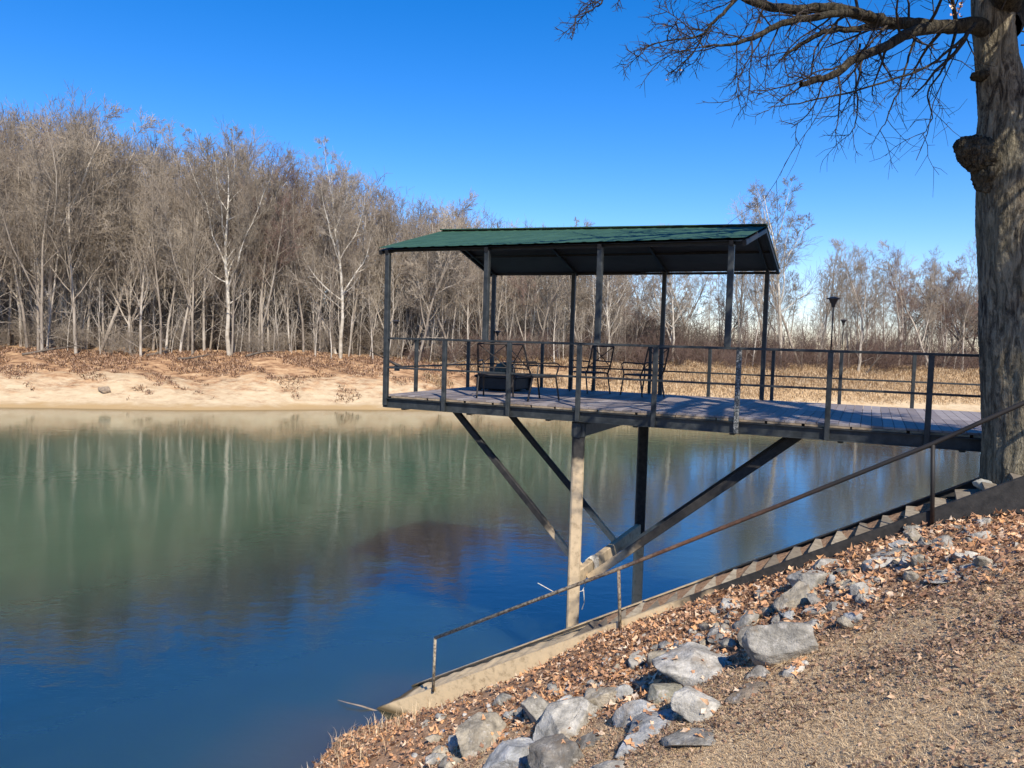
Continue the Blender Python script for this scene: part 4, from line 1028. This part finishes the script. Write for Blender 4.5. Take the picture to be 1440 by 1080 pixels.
blades(len(X), X, Y, gz(X, Y)-.004, RLf.uniform(.008, .030, len(X)), .0017, 2.4, MT['straw'], 'dry_grass', RLf)
from mathutils.bvhtree import BVHTree
ROBJ = [o for o in COL.objects if o.name.startswith('riprap_rock')]
bv = []; bf = []
for o in ROBJ:
    mw = Matrix.LocRotScale(o.location, o.rotation_euler, o.scale); b0 = len(bv); bv += [mw @ v.co for v in o.data.vertices]; bf += [[b0+i for i in p.vertices] for p in o.data.polygons]
BT = BVHTree.FromPolygons(bv, bf); hits = []; hn = []
for i in range(5200):
    o = ROBJ[RLf.integers(len(ROBJ))]; r_ = max(o.dimensions.x, .2)*.75 if o.dimensions.x > 0 else .3
    x, y = o.location.x+RLf.normal()*r_*.5, o.location.y+RLf.normal()*r_*.5
    h = BT.ray_cast(Vector((x, y, 9)), Vector((0, 0, -1)))
    if h[0] is None: continue
    low = h[0].z-gzs(x, y)
    if h[1].z > .55 and RLf.random() < (.5 if low < .10 else .07): hits.append(tuple(h[0]+Vector((0, 0, .012)))); hn.append(tuple(h[1]))
if hits: leaf_mesh(np.array(hits), RLf.uniform(.03, .065, len(hits)), np.array(hn), MT['leaf'], 'leaves_on_rocks', RLf, 'stuff', .5)
tw = []
for i in range(260):
    x, y = RLf.uniform(-1.5, 7), RLf.uniform(4, 10.5)
    if not stair_side(x, y) or gzs(x, y) < .05: continue
    a = RLf.uniform(0, 6.28); L = RLf.uniform(.08, .35); p0 = np.array([x, y, gzs(x, y)+.012])
    p = p0; ad = a
    for k in range(3):
        ad += RLf.normal()*.35; qx, qy = p[0]+math.cos(ad)*L/3, p[1]+math.sin(ad)*L/3; q = np.array([qx, qy, gzs(qx, qy)+.012+RLf.uniform(0, .015)]); tw.append(np.concatenate([p, q, [.0035*(1-.25*k), .0035*(.75-.25*k)]])); p = q
V, Fc = tubes(np.array(tw), 4); tag(mesh_np('fallen_twigs', V, Fc, MT['log']), kind='stuff')
# ragged weeds at the waterline
X, Y = scatter(900, -3.0, -1.0, 9.5, 13.0, lambda X, Y: (gz(X, Y) > -.03)*(gz(X, Y) < .8))
blades(len(X), X, Y, gz(X, Y)-.01, RLf.uniform(.08, .3, len(X)), .003, .5, MT['straw'], 'waterline_weeds', RLf)

# ------------------------------------------------------------------ small things
c = raycast(1388, 700); cb = at(1385, 684, 8.95)
def blk(p, sx_, sy_, sz_, rz, name, lab, cat, mat, seed):
    V, Fc = make_rock(seed, 4, sx_, sy_, sz_); o = mesh_np(name, V, Fc, mat); o.location = p; o.rotation_euler = (0, 0, rz); tag(o, lab, cat); return o
blk(at(1386, 683, 9.1), .17, .25, .15, .3, 'concrete_block', 'pale concrete lump wedged between stair plates at the trunk foot', 'block', MT['concrete'], 501)
blk(at(1438, 669, 8.8), .15, .25, .10, .3, 'concrete_block', 'pale flat concrete lump on the stairs at the right edge', 'block', MT['concrete'], 502)
def on_far(px, sd):
    Y = 67
    for _ in range(5): Y = float(shore(X_of(px, Y)))+sd
    x = X_of(px, Y); return Vector((x, Y, gzs(x, Y)))
p = on_far(146, 3.6)
V, Fc = make_rock(520, 3, 1.0, .6, .7); o = mesh_np('driftwood_stump', V, Fc, MT['log']); o.location = p+UP*.15; tag(o, 'small dark stump sitting alone on the pale sand', 'stump')
for i, (px, sd, L, a, lab) in enumerate([(30, 13, 5, .3, 'fallen log on the leafy slope at the far left'), (205, 15, 4.5, .9, 'fallen branch on the slope left of the tallest sycamore'),
      (345, 14, 4, .6, 'dark fallen log at the foot of the tallest sycamore'), (250, 13.5, 3.5, -.2, 'thin fallen limb on the slope between the stump and the sycamore'), (610, 12, 4, .5, 'fallen limb on the red bank behind the left railing')]):
    p = on_far(px, sd); rg = np.random.default_rng(700+i); b = br(rg, (0, 0, .1), (math.cos(a), math.sin(a), .12), L, .13, 6, 0, .12, .3); s2 = spawn(rg, [b], 5, .3, 1, 30, 60, .35, .5, 3, .02, .2)
    V, Fc = merge([tubes(segs([b]), 7), tubes(segs(s2), 4)]); o = mesh_np('fallen_log', V, Fc, MT['dark']); o.location = p; tag(o, lab, 'log')
# stick on the ground by the upper stair, half sunk branch at the stair foot
p = raycast(1285, 744); o = MB().tube([(0, 0, .05), (.10, -.02, .03), (.22, -.05, .01), (.30, -.02, -.01)], [.008, .007, .006, .003], 6).build('stick', MT['concrete']); o.location = p; tag(o, 'short pale stick lying in the leaves below the upper rail post', 'stick')
p = at(500, 990, 12.45); p.z = 0; o = MB().tube([(-.35, .25, .02), (-.15, .1, .05), (.1, .02, .04), (.45, -.05, -.03)], [.006, .01, .013, .016], 6).build('sunken_branch', MT['log']); o.location = p; tag(o, 'thin bare branch floating at the tip of the stairs', 'branch')
